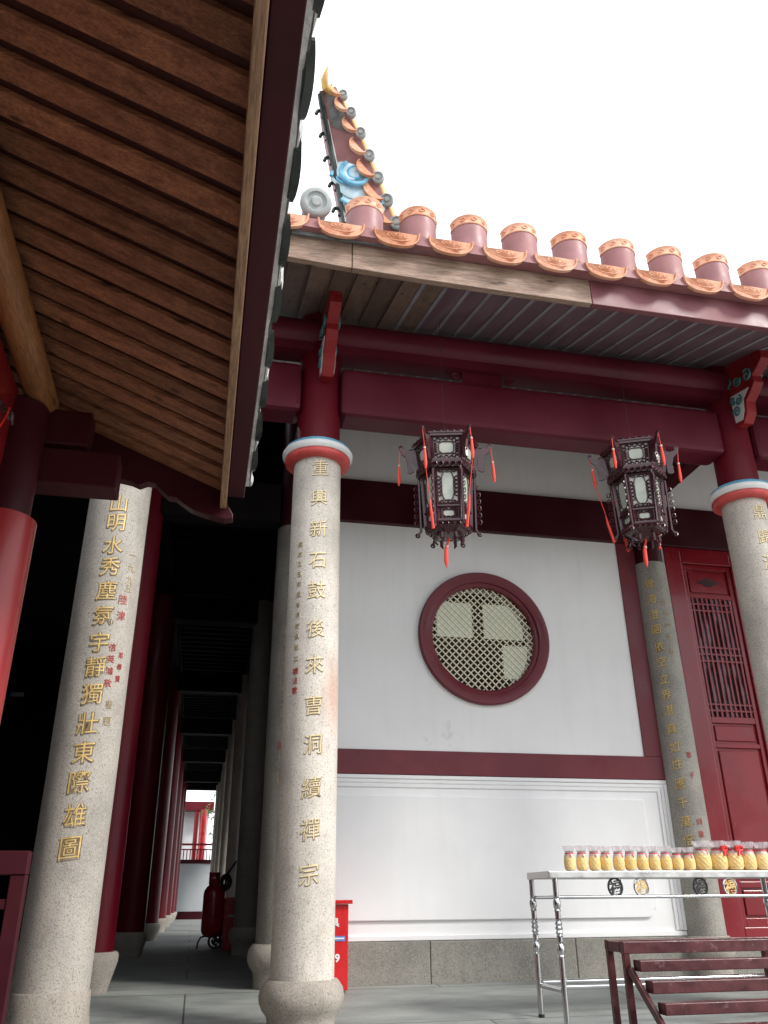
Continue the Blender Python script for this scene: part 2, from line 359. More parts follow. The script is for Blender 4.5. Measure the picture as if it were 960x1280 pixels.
# ------------------------------------------------------------------ stone columns
def column(x, y, z0, r0, r1, ztop, ink=(), face=0.0, label='', group='inscribed granite columns', m='granite', mbase='granite_base', hb=.35, seg=56, straight=False):
    t = thing('stone_column', (x, y, z0), label, 'column', group)
    rnd = random.Random(int(x*100+y*10))
    ph = rnd.random()*6
    sh = MB(); N = 22
    sh.lathe([(r0+(r1-r0)*i/N, z0+hb+(ztop-z0-hb)*i/N) for i in range(N+1)], (x, y, 0), seg, wob=lambda a, z: .006*math.sin(3*a+ph+z*1.7)+.004*math.sin(7*a+z*5+ph))
    sh.build('shaft', m, t, smooth=True)
    b = MB()
    if straight: prof = [(r0*1.16, 0), (r0*1.14, .08), (r0*1.06, .2), (r0*1.045, hb-.012), (r0*1.02, hb)]
    else: prof = [(r0*1.02, 0), (r0*1.03, .09), (r0*1.06, .13), (r0*1.2, .165), (r0*1.3, .21), (r0*1.32, .25), (r0*1.27, .30), (r0*1.14, hb-.012), (r0*1.08, hb)]
    b.lathe([(r, z0+z*hb/.35 if not straight else z0+z) for r, z in prof], (x, y, 0), 48, wob=lambda a, z: .006*math.sin(5*a+z*9+ph))
    b.build('base', mbase, t, smooth=True)
    if ink:
        for ch, z, size, da, mname, edge in ink:
            rr = (r0+(r1-r0)*(z-z0-hb)/(ztop-z0-hb))*1.004
            g1 = MB(); write_column(g1, ch, size, x, y, rr+.001, z, face+da, .0035, edge[0])
            o = g1.build('carved_character', mname, t)
            if mname == 'letter_red': o['label'] = 'small red carved character'
            if edge[1]:
                g2 = MB(); write_column(g2, ch, size, x, y, rr+.0005, z-.003, face+da+.01, .002, edge[1]); g2.build('groove_shade', 'letter_shade', o)  # dark under-glyph stands in for shade in the carved groove
    return t
def col_upper(t, x, y, z0, z1, r, mname='lacquer_deep'):
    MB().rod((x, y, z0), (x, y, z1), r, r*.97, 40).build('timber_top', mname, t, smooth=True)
def collar(t, x, y, z):
    def ring(name, m, prof): MB().lathe(prof, (x, y, z), 48).build(name, m, t, smooth=True)
    ring('red_collar_ring', 'ring_red', [(.225, 0), (.262, .0), (.285, .018), (.292, .045), (.285, .062), (.225, .062)])
    ring('white_collar_ring', 'white_trim', [(.225, .064), (.292, .064), (.312, .085), (.315, .11), (.303, .128), (.225, .128)])
    ring('blue_collar_ring', 'ring_blue', [(.2, .130), (.300, .130), (.290, .155), (.262, .175), (.2, .18)])
def lines(chars, zs, size, mname, edge=(0, 0), da=0.0, jit=0):
    return [(c, z, size if not callable(size) else size(z), da+random.uniform(-jit, jit), mname, edge) for c, z in zip(chars, zs)]

GE = (.0015, .0065)
zM = [4.091, 3.805, 3.517, 3.23, 2.972, 2.652, 2.361, 2.043, 1.753, 1.445, 1.158, 0.865]
ink = lines('重興新石鼓後來曺洞續禪宗', zM, .158, 'gold_pale', (-.0012, .0012), .0)
ink += lines('歲次乙丑年孟冬月吉旦敬立', [3.38-.088*i for i in range(12)], .048, 'letter_faint', (0, 0), -.72)
ink += lines('德法敬', [2.31, 2.235, 2.16], .055, 'letter_red', (0, 0), -.72)
tM = column(.78, 6.5, -.14, .222, .208, 4.25, ink, 0, 'pale granite column in front of the white wall, gold characters and a pinkish stain', m='granite_stained')
collar(tM, .78, 6.5, 4.20); col_upper(tM, .78, 6.5, 4.37, 5.9, .195)
ink = lines('鼎歸源', [4.045, 3.79, 3.53], .16, 'gold_pale', (-.0012, .0012)) + lines('光照乾坤大', [3.2, 2.87, 2.54, 2.21, 1.9], .16, 'gold_pale', (-.0012, .0012))
tR = column(5.03, 6.5, -.14, .222, .208, 4.25, ink, 0, 'pale granite column at the right edge of the photo beside the red door')
collar(tR, 5.03, 6.5, 4.20); col_upper(tR, 5.03, 6.5, 4.37, 5.9, .195)
zL = [3.589, 3.421, 3.227, 3.049, 2.853, 2.655, 2.447, 2.263, 2.063, 1.852, 1.653, 1.454, 1.235, 1.028]
ink = lines('山明水秀塵氛宇靜獨壯東際雄圖', zL, lambda z: .160, 'gold', (-.0008, .0045), .10)
ink += lines('陸津', [2.80, 2.67], .08, 'letter_red', (0, 0), .66)
ink += lines('信英鴻敬', [2.42, 2.33, 2.24, 2.15], .062, 'letter_red', (0, 0), .52) + lines('弟傳賢', [2.375, 2.285, 2.195], .05, 'letter_red', (0, 0), .84)
ink += lines('一九九五', [3.18, 3.07, 2.97, 2.9], .075, 'letter_faint', (0, 0), .80) + lines('書題', [2.0, 1.88], .07, 'letter_faint', (0, 0), .66)
tL = column(-.857, 6.5, -.14, .240, .238, 4.25, ink, 0, 'leftmost granite column with large deep gold characters, beside the dark gallery', m='granite_weathered', hb=.32, straight=True)
col_upper(tL, -.857, 6.5, 4.25, 5.9, .20)
ink = lines('楊慶法弟子敬立同心', [2.25+.12*(8-i) for i in range(9)], .085, 'letter_faint', (0, 0), -.25)
ink += lines('楊', [2.06], .09, 'letter_red', (0, 0), -.3) + lines('光宗敬', [1.94, 1.83, 1.72], .08, 'letter_faint', (0, 0), -.3)
t2 = column(.78, 8.4, 0, .205, .19, 4.40, ink, 0, 'dim grey granite column half hidden behind the pale one in front of it', m='granite_shaded', mbase='granite_base')
col_upper(t2, .78, 8.4, 4.40, 6.2, .17, 'maroon_dark')
zI = [4.011, 3.824, 3.638, 3.461, 3.261, 3.087, 2.893, 2.711, 2.549, 2.347, 2.153, 1.98, 1.784, 1.588, 1.405, 1.228]
ink = lines('覺海澄圓依空立界湛真如性應千萬倍', zI, .120, 'gold', (-.0005, .002), -.04)
ink += lines('一九九四年春', [3.93, 3.79, 3.64, 3.5, 3.36, 3.2], .07, 'letter_faint', (0, 0), .66) + lines('弟子同敬', [2.07, 1.86, 1.40, 1.28], .07, 'letter_red', (0, 0), .66)
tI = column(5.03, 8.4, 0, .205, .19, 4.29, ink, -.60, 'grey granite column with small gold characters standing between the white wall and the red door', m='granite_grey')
col_upper(tI, 5.03, 8.4, 4.29, 5.12, .17, 'maroon_dark')
# right-hand row of the corridor
names = ['third granite column along the right side of the corridor, in deep shade', 'fourth granite column along the right side of the corridor, daylit', 'fifth granite column along the right side of the corridor', 'sixth granite column along the right side of the corridor', 'seventh granite column along the right side of the corridor', 'last granite column along the right side of the corridor, beside the parapet']
for i, y in enumerate([13.6, 18.8, 24.0, 29.2, 34.4, 38.6]):
    column(.80, y, 0, .20, .185, 5.3, label=names[i], group='granite columns along the corridor', m='granite_shaded' if i == 0 else 'granite', seg=32)
# left-hand row: red columns on stone bases
rn = ['nearest red timber column on a pale stone base just behind the inscribed granite column', 'second red column of the corridor, nearly black in shade', 'third red column of the corridor from the front', 'fourth red column of the corridor from the front', 'fifth red column of the corridor from the front', 'sixth red column of the corridor from the front', 'farthest red column of the corridor beside the parapet']
for i, y in enumerate([8.4, 13.6, 18.8, 24.0, 29.2, 34.4, 38.6]):
    x = -.84
    t = thing('red_column', (x, y, 0), rn[i], 'column', 'red timber columns along the corridor')
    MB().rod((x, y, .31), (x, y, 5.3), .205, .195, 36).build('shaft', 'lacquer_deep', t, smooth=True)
    MB().lathe([(.185, 0), (.195, .05), (.225, .15), (.25, .24), (.25, .29), (.235, .312)], (x, y, 0), 36).build('base', 'granite_base', t, smooth=True)

# ------------------------------------------------------------------ the hall
hall = thing('temple_hall', (2.9, 8.4, 0), 'temple hall with white wall, maroon beams, round lattice window and tiled eave', 'temple')
WY = 8.4
def lift(x): return .06*math.exp(-max(0, x-.3)/.9)
# wall with a round hole
wb = MB(); cx, cz, rh = 2.9, 3.30, .60; K = 64
ring = [(cx+rh*math.cos(2*math.pi*k/K), cz+rh*math.sin(2*math.pi*k/K)) for k in range(K)]
def sq(k):
    a = 2*math.pi*k/K; c, s_ = math.cos(a), math.sin(a); m_ = .9/max(abs(c), abs(s_)); return (cx+m_*c, cz+m_*s_)
for yy in (WY, WY+.25):
    va = [wb.bm.verts.new((x, yy, z)) for x, z in ring]; vb = [wb.bm.verts.new((*[sq(k)[0]], yy, sq(k)[1])) for k in range(K)]
    for k in range(K): wb.bm.faces.new((va[k], va[(k+1) % K], vb[(k+1) % K], vb[k]))
    if yy == WY: v0 = va
for k in range(K): wb.bm.faces.new((v0[k], v0[(k+1) % K], va[(k+1) % K], va[k]))
for a in ((.95, 2.0, 1.95, 4.7), (3.8, 4.70, 1.95, 4.7), (2.0, 3.8, 1.95, 2.4), (2.0, 3.8, 4.2, 4.7), (.95, 5.0, 5.0, 5.9), (5.0, 9.5, 5.0, 5.9)):
    wb.box(a[0], a[1], WY, WY+.25, a[2], a[3])
wb.build('wall', 'plaster', hall)
# lower panel with mouldings
lp = MB(); lp.box(.95, 4.845, WY+.01, WY+.25, .35, 1.835)
lp.box(.95, 4.835, WY-.024, WY+.012, 1.79, 1.826).box(.95, 4.815, WY-.012, WY+.012, 1.75, 1.79).box(.95, 4.795, WY-.004, WY+.012, 1.71, 1.752)
for k, (o0, o1, d) in enumerate(((0, .037, .024), (.037, .072, .012), (.072, .11, .004))):
    lp.box(4.835-o1, 4.835-o0, WY-d, WY+.012, .40, 1.788-k*.035)
lp.box(.95, 4.845, WY-.016, WY+.012, .352, .395)
lp.build('lower_panel', 'moulding', hall, bevel=.006)
ip = MB(); c0 = .09
poly = [(1.05, .52), (4.44, .52), (4.475, .53), (4.495, .555), (4.50, .59), (4.53, .60), (4.545, .63), (4.545, 1.63), (1.05, 1.63)]
ip.prism(poly, lambda u, v, t: (u, t, v), WY-.020, WY+.012); ip.build('raised_panel', 'moulding', hall, bevel=.008)
pl = MB()
for i, (a, b) in enumerate(((.95, 2.18), (2.186, 3.62), (3.626, 4.86))): pl.box(a, b, WY-.05+.002*i, WY+.2, -.03, .348)
pl.box(5.2, 9.5, WY-.06, WY+.2, -.03, .30)
pl.build('plinth', 'plinth', hall, bevel=.008)
bd = MB(); bd.box(.95, 4.86, WY-.02, WY+.01, 1.832, 2.07)
bd.box(4.63, 4.86, WY-.018, WY+.02, 2.072, 4.56); bd.build('wall_band', 'maroon_frame', hall, bevel=.004)
db = MB(); db.box(.95, 9.5, WY-.06, WY+.02, 4.56, 5.09); db.build('lintel', 'maroon_dark', hall, bevel=.01)
# round window
fr = MB(); prof = [(.585, .10), (.585, -.01), (.60, -.025), (.625, -.028), (.628, -.05), (.64, -.06), (.735, -.06), (.745, -.05), (.745, .006)]
fr.lathe([(r, -y) for r, y in prof], (cx, WY, cz), 72, axis=Matrix.Rotation(R(90), 3, 'X'), cap=False)
# lathe axis Z -> -Y ; close it
win = fr.build('round_window', 'maroon_frame', hall, smooth=True)
lt = MB(); rl = .60; sp = .0555
for sgn in (1, -1):
    for i in range(-12, 13):
        dd = i*sp
        if abs(dd) >= rl: continue
        h = math.sqrt(rl*rl-dd*dd); ca = math.sqrt(.5)
        ux, uz = ca, ca*sgn; nx, nz = -ca*sgn, ca
        lt.bar((cx+nx*dd-ux*h, WY+.045+.006*sgn, cz+nz*dd-uz*h), (cx+nx*dd+ux*h, WY+.045+.006*sgn, cz+nz*dd+uz*h), .0118, .0125, up=(0, 1, 0))
lt.build('lattice', 'lattice', win)
bk = MB(); bk.box(1.2, 4.6, WY+.9, WY+.94, 2.3, 4.6).box(1.2, 1.24, WY+.26, WY+.9, 2.3, 4.6).box(4.56, 4.6, WY+.26, WY+.9, 2.3, 4.6).box(1.2, 4.6, WY+.26, WY+.9, 4.6, 4.64).box(1.2, 4.6, WY+.26, WY+.9, 2.26, 2.3)
bk.build('room_behind_window', 'room_olive', hall)
for a in ((2.60, 3.04, 3.54, 3.97), (3.19, 3.68, 3.54, 3.97), (3.41, 3.78, 3.06, 3.46)):
    MB().box(a[0], a[1], WY+.80, WY+.82, a[2], a[3]).build('frosted_pane', 'pane', win)
# door bay
dr = MB()
dr.box(5.24, 5.46, WY-.03, WY+.12, .30, 4.56)
dr.box(6.12, 6.3, WY-.03, WY+.12, .30, 4.56).box(5.46, 6.12, WY-.03, WY+.12, 4.36, 4.56).box(5.46, 6.12, WY-.03, WY+.12, .30, .42)
for k in range(1, 4): dr.box(6.12+k*.835, 6.3+k*.835, WY-.03, WY+.12, .30, 4.56).box(5.466+k*.835, 6.114+k*.835, WY-.03, WY+.12, 4.36, 4.558).box(5.466+k*.835, 6.114+k*.835, WY-.03, WY+.12, .302, .42)
dr.build('door_frame', 'door', hall, bevel=.01)
dp = MB(); Yd = WY+.0
dp.box(5.465, 6.115, Yd+.03, Yd+.07, .42, 2.50)                    # backing board of the lower half
dp.box(5.465, 6.115, Yd+.03, Yd+.07, 3.96, 4.355)
for a in ((5.465, 5.515, .42, 4.355), (6.065, 6.115, .42, 4.355)): dp.box(a[0], a[1], Yd, Yd+.031, a[2], a[3])
for z0_, z1_ in ((.42, .50), (.78, .84), (2.19, 2.24), (2.46, 2.53), (3.935, 3.985), (4.30, 4.355)): dp.box(5.516, 6.064, Yd+.001, Yd+.032, z0_, z1_)
leaf = dp.build('door_leaf', 'door', hall, bevel=.005)
for z0_, z1_ in ((.52, .76), (.87, 2.16), (2.265, 2.435), (4.01, 4.275)): MB().box(5.545, 6.035, Yd+.012, Yd+.032, z0_, z1_).build('door_panel', 'door', leaf, bevel=.010)
dm = MB(); dm.prism([(-.15, 0), (-.11, .02), (-.07, .022), (-.05, .045), (0, .055), (.05, .045), (.07, .022), (.11, .02), (.15, 0), (.11, -.02), (.07, -.022), (.05, -.045), (0, -.055), (-.05, -.045), (-.07, -.022), (-.11, -.02)], lambda u, v, t: (5.79+u, t, 4.14+v), Yd+.006, Yd+.014)
dm.build('cut_out', 'door_groove', leaf)
MB().box(5.51, 6.07, Yd+.045, Yd+.05, 2.53, 3.94).build('pane', 'door_glass', leaf)
gr = MB(); NB = 9
for k in range(NB):
    x = 5.516+.548*(k+.5)/NB; gr.box(x-.010, x+.010, Yd+.006, Yd+.036, 2.53, 3.935)
for z in (2.60, 2.67, 3.17, 3.25, 3.33, 3.78, 3.86): gr.box(5.516, 6.064, Yd+.010, Yd+.032, z-.009, z+.009)
gr.build('grille', 'door', leaf)
for k in range(1, 4):
    c = copy_tree(leaf, hall); c.location.x += .835*k
# beams along the front column row
for x0, x1 in ((-.9, .60), (.96, 4.85), (5.21, 9.2)): MB().box(x0, x1, 6.34, 6.66, 4.70, 5.20).build('beam', 'maroon', hall, bevel=.05)
pu = MB(); pu.rod((-2, 6.42, 5.565), (9.2, 6.42, 5.565), .155, None, 32).box(-2, 9.2, 6.33, 6.55, 5.345, 5.44)
pu.build('purlin', 'maroon', hall, smooth=True)
for xc in (2.35, 6.9):
    sc = MB(); 
    for sg in (-1, 1):
        pts = [(xc+sg*(.08+.20*t+.0*t), 6.38, 5.33-.10*math.sin(t*3.1)) for t in [i/8 for i in range(9)]]
        sp_ = [(xc+sg*(.27+.045*math.cos(a)*(1-a/9)), 6.38, 5.27+.045*math.sin(a)*(1-a/9)) for a in [i*.5 for i in range(13)]]
        sc.tube(sp_, .014, 6)
    sc.box(xc-.2, xc+.2, 6.40, 6.60, 5.202, 5.343); sc.build('scroll_block', 'maroon', hall)
# tie beams from the front row back to the wall
for x, z_ in ((.78, 5.02), (5.03, 5.02), (-.8, 4.94)): MB().box(x-.09, x+.09, 6.68, 8.36, z_, z_+.32).build('tie_beam', 'maroon_dark', hall, bevel=.02)
# carved brackets reaching forward from each column head
for xb in (.81, 5.06):
    poly = [(6.36, 5.00), (6.20, 4.98), (6.12, 5.06), (6.10, 5.18), (6.0, 5.24), (5.93, 5.30), (5.94, 5.38), (5.84, 5.42), (5.76, 5.47), (5.76, 5.60), (6.36, 5.74)]
    b = MB(); b.prism(poly, lambda u, v, t: (t, u, v), xb-.055, xb+.055)
    bo = b.build('carved_bracket', 'lacquer', hall, bevel=.008)
    for sx in (-1, 1):
        X = xb+sx*.0565
        w = MB(); w.prism([(6.34, 5.05), (6.20, 5.02), (6.15, 5.10), (6.13, 5.22), (6.02, 5.29), (6.34, 5.36)], lambda u, v, t: (t, u, v), X-.004, X+.004)
        w.build('painted_field', 'white_trim', bo)
        for (yc, zc, rr, ph) in ((6.25, 5.14, .06, 0), (6.19, 5.24, .055, 2), (6.28, 5.29, .045, 4), (6.0, 5.42, .07, 1), (6.16, 5.45, .06, 3), (6.28, 5.50, .05, 5)):
            c = MB(); c.tube([(X+sx*.008, yc+rr*(1-a/11)*math.cos(a+ph), zc+rr*(1-a/11)*math.sin(a+ph)) for a in [i*.45 for i in range(21)]], .011, 6)
            c.build('carved_scroll', 'teal', bo, smooth=True)
# eave: soffit boards on slope .33, from the fascia up to the wall
def sz(y, x=3): return 5.365+.33*(y-5.17)+lift(x)*max(0, 1-(y-5.17)/1.2)
ss = MB(); x = -2.2; a_, b_, w_ = MB(), MB(), MB(); i = 0
while x < 9.4:
    tgt = w_ if x < 1.55 else a_
    z0_, z1_ = sz(5.20, x), sz(8.5, x)
    ya, yb = 5.20, 8.5
    P = [(x, ya, z0_), (x+.158, ya, z0_), (x+.158, yb, z1_), (x, yb, z1_)]
    vs = [tgt.bm.verts.new(q) for q in P]+[tgt.bm.verts.new((q[0], q[1], q[2]+.028)) for q in P]
    for fidx in ((0, 3, 2, 1), (4, 5, 6, 7), (0, 1, 5, 4), (1, 2, 6, 5), (2, 3, 7, 6), (3, 0, 4, 7)): tgt.bm.faces.new([vs[k] for k in fidx])
    x += .196; i += 1
a_.build('soffit_boards', 'soffit', hall); w_.build('bare_soffit_boards', 'oldwood_y', hall)
gp = MB(); gp.quad((1.5, 5.2, sz(5.2)+.034), (9.4, 5.2, sz(5.2)+.034), (9.4, 8.5, sz(8.5)+.034), (1.5, 8.5, sz(8.5)+.034))
gp.quad((-2.2, 5.2, sz(5.2)+.19), (9.4, 5.2, sz(5.2)+.19), (9.4, 8.5, sz(8.5)+.13), (-2.2, 8.5, sz(8.5)+.13))
x = -2.2
while x < 9.3:
    if x > 1.3: gp.prism([(5.21, sz(5.21, x)-.006), (8.5, sz(8.5, x)-.006), (8.5, sz(8.5, x)+.02), (5.21, sz(5.21, x)+.02)], lambda u, v, t: (t, u, v), x+.160, x+.194)
    x += .196
g5 = MB(); x = -2.2
while x < 1.3:
    g5.prism([(5.21, sz(5.21, x)+.016), (8.5, sz(8.5, x)+.016), (8.5, sz(8.5, x)+.04), (5.21, sz(5.21, x)+.04)], lambda u, v, t: (t, u, v), x+.150, x+.204); x += .196
g5.build('soffit_battens', 'oldwood_y', hall)
gp.build('soffit_backing', 'soffit_gap', hall)
def strip(mb, x0, x1, y0, y1, z0, z1, n=24):
    for k in range(n):
        a, b = x0+(x1-x0)*k/n, x0+(x1-x0)*(k+1)/n
        L, H_ = lift(a), lift(b); vs = []
        for X, l in ((a, L), (b, H_)):
            for y, z in ((y0, z0), (y1, z0), (y1, z1), (y0, z1)): vs.append(mb.bm.verts.new((X, y, z+l)))
        fc = [(0, 4, 5, 1), (1, 5, 6, 2), (2, 6, 7, 3), (3, 7, 4, 0)]
        if k == 0: fc.append((0, 1, 2, 3))
        if k == n-1: fc.append((4, 7, 6, 5))
        for q in fc: mb.bm.faces.new([vs[j] for j in q])
    bmesh.ops.remove_doubles(mb.bm, verts=mb.bm.verts, dist=1e-4)
for (a, b) in ((-2.2, .845), (.852, 2.93)):
    s_ = MB(); strip(s_, a, b, 5.14, 5.20, 5.29, 5.545); s_.build('bare_fascia', 'oldwood', hall, bevel=.006)
s_ = MB(); strip(s_, 2.936, 9.4, 5.142, 5.20, 5.29, 5.545, 2); s_.build('fascia', 'fascia_maroon', hall, bevel=.006)
# roof: slab, tile rows, drums and drip tiles
rf = MB(); rf.prism([(5.10, 5.56), (8.8, 7.36), (12.6, 9.9), (12.6, 9.98), (8.8, 7.50), (5.10, 5.64)], lambda u, v, t: (t, u, v), 9.4, .35)
rf.prism([(5.10, 5.60), (8.8, 7.4), (8.8, 7.48), (5.10, 5.68)], lambda u, v, t: (t, u, v), .35, -2.2)
for k in range(24):
    x = -1.85+.46*k-.01
    if x > 9.3: break
    rf.tube([(x, 5.22, 5.72), (x, 6.6, 6.36), (x, 8.8, 7.48)] + ([(x, 12.6, 9.96)] if x > .5 else []), .10, 10)
roof = rf.build('roof', 'tile_grey', hall, smooth=True)
be = MB(); strip(be, -2.2, 9.4, 5.04, 5.22, 5.549, 5.64, 30); be.build('tile_bed', 'drum', roof)
def drum(x):
    z = 5.645+lift(x)
    d = MB(); d.lathe([(.158, 0), (.158, .245), (.0, .245)], (x, 5.20, z), 20, a0=math.pi, a1=2*math.pi)
    d.quad((x-.158, 5.20, z), (x+.158, 5.20, z), (x+.158, 5.20, z+.245), (x-.158, 5.20, z+.245)).quad((x-.158, 5.2, z), (x+.158, 5.2, z), (x+.1, 5.06, z), (x-.1, 5.06, z))
    o = d.build('eave_drum', 'drum', roof, smooth=True)
    return o
def drum_band(x, par):
    z = 5.645+lift(x)+.245
    d = MB(); d.lathe([(.150, 0), (.163, .0), (.166, .008), (.161, .014), (.161, .078), (.167, .086), (.167, .095), (.10, .098)], (x, 5.20, z), 20, a0=math.pi, a1=2*math.pi)
    for k in range(5):       # scroll relief round the band
        a = math.pi+(k+.5)*math.pi/5; c = Vector((x+.163*math.cos(a), 5.20+.163*math.sin(a), z+.046)); tdir = Vector((-math.sin(a), math.cos(a), 0))
        d.tube([c+tdir*(.026*(1-q/12)*math.cos(q))+Vector((0, 0, .022*(1-q/12)*math.sin(q))) for q in [j*.7 for j in range(10)]], .0055, 5)
    return d
def drip(x):
    z = 5.62+lift(x)
    d = MB(); W2 = .19
    out = [(W2*math.cos(math.pi+math.pi*k/14), -.145*math.sin(math.pi*k/14)**.8) for k in range(15)]
    inn = [(W2*.98*math.cos(2*math.pi-math.pi*k/14), -.03*math.sin(math.pi*k/14)) for k in range(1, 14)]
    poly = out+inn
    d.prism(poly, lambda u, v, t: (x+u, 5.03+t+(v*-.30)-.045*math.cos(u/W2*1.4), z+v+.02+.22*(u*u)), 0, .022)
    d.tube([(x+u*.99, 5.02+(v*-.30)-.045*math.cos(u/W2*1.4), z+v+.02+.22*(u*u)) for u, v in out], .0075, 6)
    d.tube([(x+u*.72, 5.02+(v*.70*-.30)-.045*math.cos(u/W2*1.4), z+v*.70+.015+.2*(u*u)) for u, v in out[2:-2]], .0045, 5)
    for k in range(3):
        u = (k-1)*.07; c = Vector((x+u, 5.018-.045*math.cos(u/W2*1.4)+.018, z-.045))
        d.tube([c+Vector((.022*(1-q/12)*math.cos(q+k), 0, .018*(1-q/12)*math.sin(q+k))) for q in [j*.7 for j in range(9)]], .0045, 5)
    return d.build('drip_tile', 'terracotta', roof)
for k in range(19):
    x = .96+.461*k+random.uniform(-.008, .008)
    o = drum(x)
    b = drum_band(x, o); bo = b.build('drum_band', 'terracotta', roof, smooth=True)
    g_ = MB(); g_.tube([(x+.23, 5.16, 5.66), (x+.23, 5.34, 5.76)], .045, 10).tube([(x+.25, 5.14, 5.70), (x+.20, 5.24, 5.73)], .02, 6); g_.build('pan_tile', 'tile_grey', roof, smooth=True)
for k in range(-4, 20):
    o = drip(.745+.461*k+random.uniform(-.008, .008)); o.location.z += random.uniform(-.006, .006)
for xd in (.53, .07, -.39):
    z = 5.83+lift(xd)
    d = MB(); A = Matrix.Rotation(R(-78), 3, 'X')
    for pr in ([(0, .03), (.035, .03), (.05, .015), (.075, .015), (.085, .03), (.11, .03), (.125, .018), (.132, 0), (.132, -.03), (0, -.03)],):
        d.lathe(pr, (xd, 5.05, z), 32, axis=Matrix.Rotation(R(108), 3, 'X'))
    d.tube([(xd, 5.08, z-.02), (xd, 5.5, z+.12)], .10, 14)
    d.build('end_disc', 'tile_disc', roof, smooth=True)
# upturned ridge end (horn)
HP = [((0.817, 5.5, 6.129), (1.341, 5.5, 6.116)), ((0.748, 5.42, 6.464), (1.194, 5.42, 6.391)), ((0.67, 5.32, 6.732), (1.057, 5.32, 6.649)), ((0.598, 5.2, 6.949), (0.917, 5.2, 6.883)), ((0.54, 5.06, 7.05), (0.761, 5.06, 7.054)), ((0.513, 4.98, 7.106), (0.66, 4.98, 7.205))]
def hp(s, t):      # s 0..1 left->right, t 0..5 rows
    i = min(int(t), len(HP)-2); f_ = t-i
    L = Vector(HP[i][0]).lerp(Vector(HP[i+1][0]), f_); Rr = Vector(HP[i][1]).lerp(Vector(HP[i+1][1]), f_)
    return L.lerp(Rr, s)
hn = MB(); back = Vector((0.04, .24, -.02))
outl = [hp(0, t*.5) for t in range(0, 11)]+[hp(1, t*.5) for t in range(10, -1, -1)]
A = [hn.bm.verts.new(p_) for p_ in outl]; B = [hn.bm.verts.new(p_+back) for p_ in outl]; Nn = len(outl)
for j in range(10):
    hn.bm.faces.new((A[j], A[Nn-1-j], A[Nn-2-j], A[j+1])); hn.bm.faces.new((B[j], B[j+1], B[Nn-2-j], B[Nn-1-j]))
for j in range(Nn): hn.bm.faces.new((A[j], A[(j+1) % Nn], B[(j+1) % Nn], B[j]))
horn = hn.build('ridge_horn', 'drum', hall)
fw = Vector((0, -.012, 0))
gp2 = MB(); gp2.bm.faces.new([gp2.bm.verts.new(hp(s, t)+fw*.6) for s, t in ((.22, 3.1), (.80, 3.0), (.80, 3.9), (.78, 4.9), (.3, 4.9))]); gp2.build('grey_field', 'tile_grey', horn)
ed = MB(); ed.tube([hp(.03, t*.25)+fw for t in range(0, 20)], .028, 8)
for t in (.3, 1.0, 1.8, 2.6, 3.5): 
    c = hp(-.05, t); ed.tube([c+Vector((-.035*math.cos(q*.5)-.01, 0, .05*math.sin(q*.5))) for q in range(9)], .017, 6)
ed.build('dark_edge', 'tile_dark', horn, smooth=True)
yr = MB(); yr.tube([hp(1.04, t*.25)+Vector((.02, .08, .0)) for t in range(0, 20)]+[Vector(p_) for p_ in ((.555, 4.93, 7.12), (.55, 4.91, 7.17), (.558, 4.88, 7.22), (.569, 4.85, 7.28))], [.045]*18+[.04, .036]+[.036, .034, .022, .004], 10)
yr.build('yellow_ridge', 'yellow_ridge', horn, smooth=True)
for k in range(7):
    t = .15+k*.70
    c = hp(.93, min(t, 4.95)); rr = .062-.0035*k
    d = MB(); d.lathe([(0, .02), (rr*.3, .02), (rr*.45, .008), (rr*.7, .008), (rr*.8, .02), (rr, .015), (rr, -.04), (0, -.04)], c+Vector((.015, -.04, .03)), 22, axis=Matrix.Rotation(R(112), 3, 'X') @ Matrix.Rotation(R(-14), 3, 'Y'))
    d.build('end_disc', 'tile_disc', horn, smooth=True)
    if k < 7:
        c2 = hp(.80, min(t+.30, 4.9)); w2 = .125-.010*k
        u = Vector((.62, 0, -.78)); v = Vector((-.78, 0, -.62))
        d = MB(); out = [(w2*math.cos(math.pi+math.pi*q/12), -w2*.85*math.sin(math.pi*q/12)) for q in range(13)]; inn = [(w2*.98*math.cos(-math.pi*q/12), -w2*.15*math.sin(math.pi*q/12)) for q in range(1, 12)]
        d.prism(out+inn, lambda a, b, tt: c2+u*a-v*b+Vector((0, tt, 0)), -.05, -.025)
        d.tube([c2+u*a-v*b+Vector((0, -.055, 0)) for a, b in out], .007, 5)
        d.build('drip_tile', 'terracotta', horn)
def spiral(mb, c, r0, turns, rt, ph=0, sx=1, shrink=.92):
    N = int(turns*16)
    mb.tube([Vector(c)+Vector((sx*r0*(1-shrink*i/N)*math.cos(ph+2*math.pi*turns*i/N), -.012, r0*(1-shrink*i/N)*math.sin(ph+2*math.pi*turns*i/N))) for i in range(N+1)], [rt*(1-.55*i/N) for i in range(N+1)], 8)
w = MB(); c1 = hp(.38, 1.15)
for (s, t, r_) in ((.42, 1.75, .15), (.40, 1.25, .16), (.15, 1.35, .09), (.25, .9, .12), (.62, .9, .11), (.35, .55, .09), (.8, .75, .06), (.12, .25, .05), (.5, .35, .07)):
    w.lathe([(0, .016), (r_*.6, .013), (r_*.85, .006), (r_, -.01)], hp(s, t)+Vector((0, -.008, 0)), 20, axis=Matrix.Rotation(R(90), 3, 'X'))
w.build('cloud_relief', 'paleblue', horn, smooth=True)
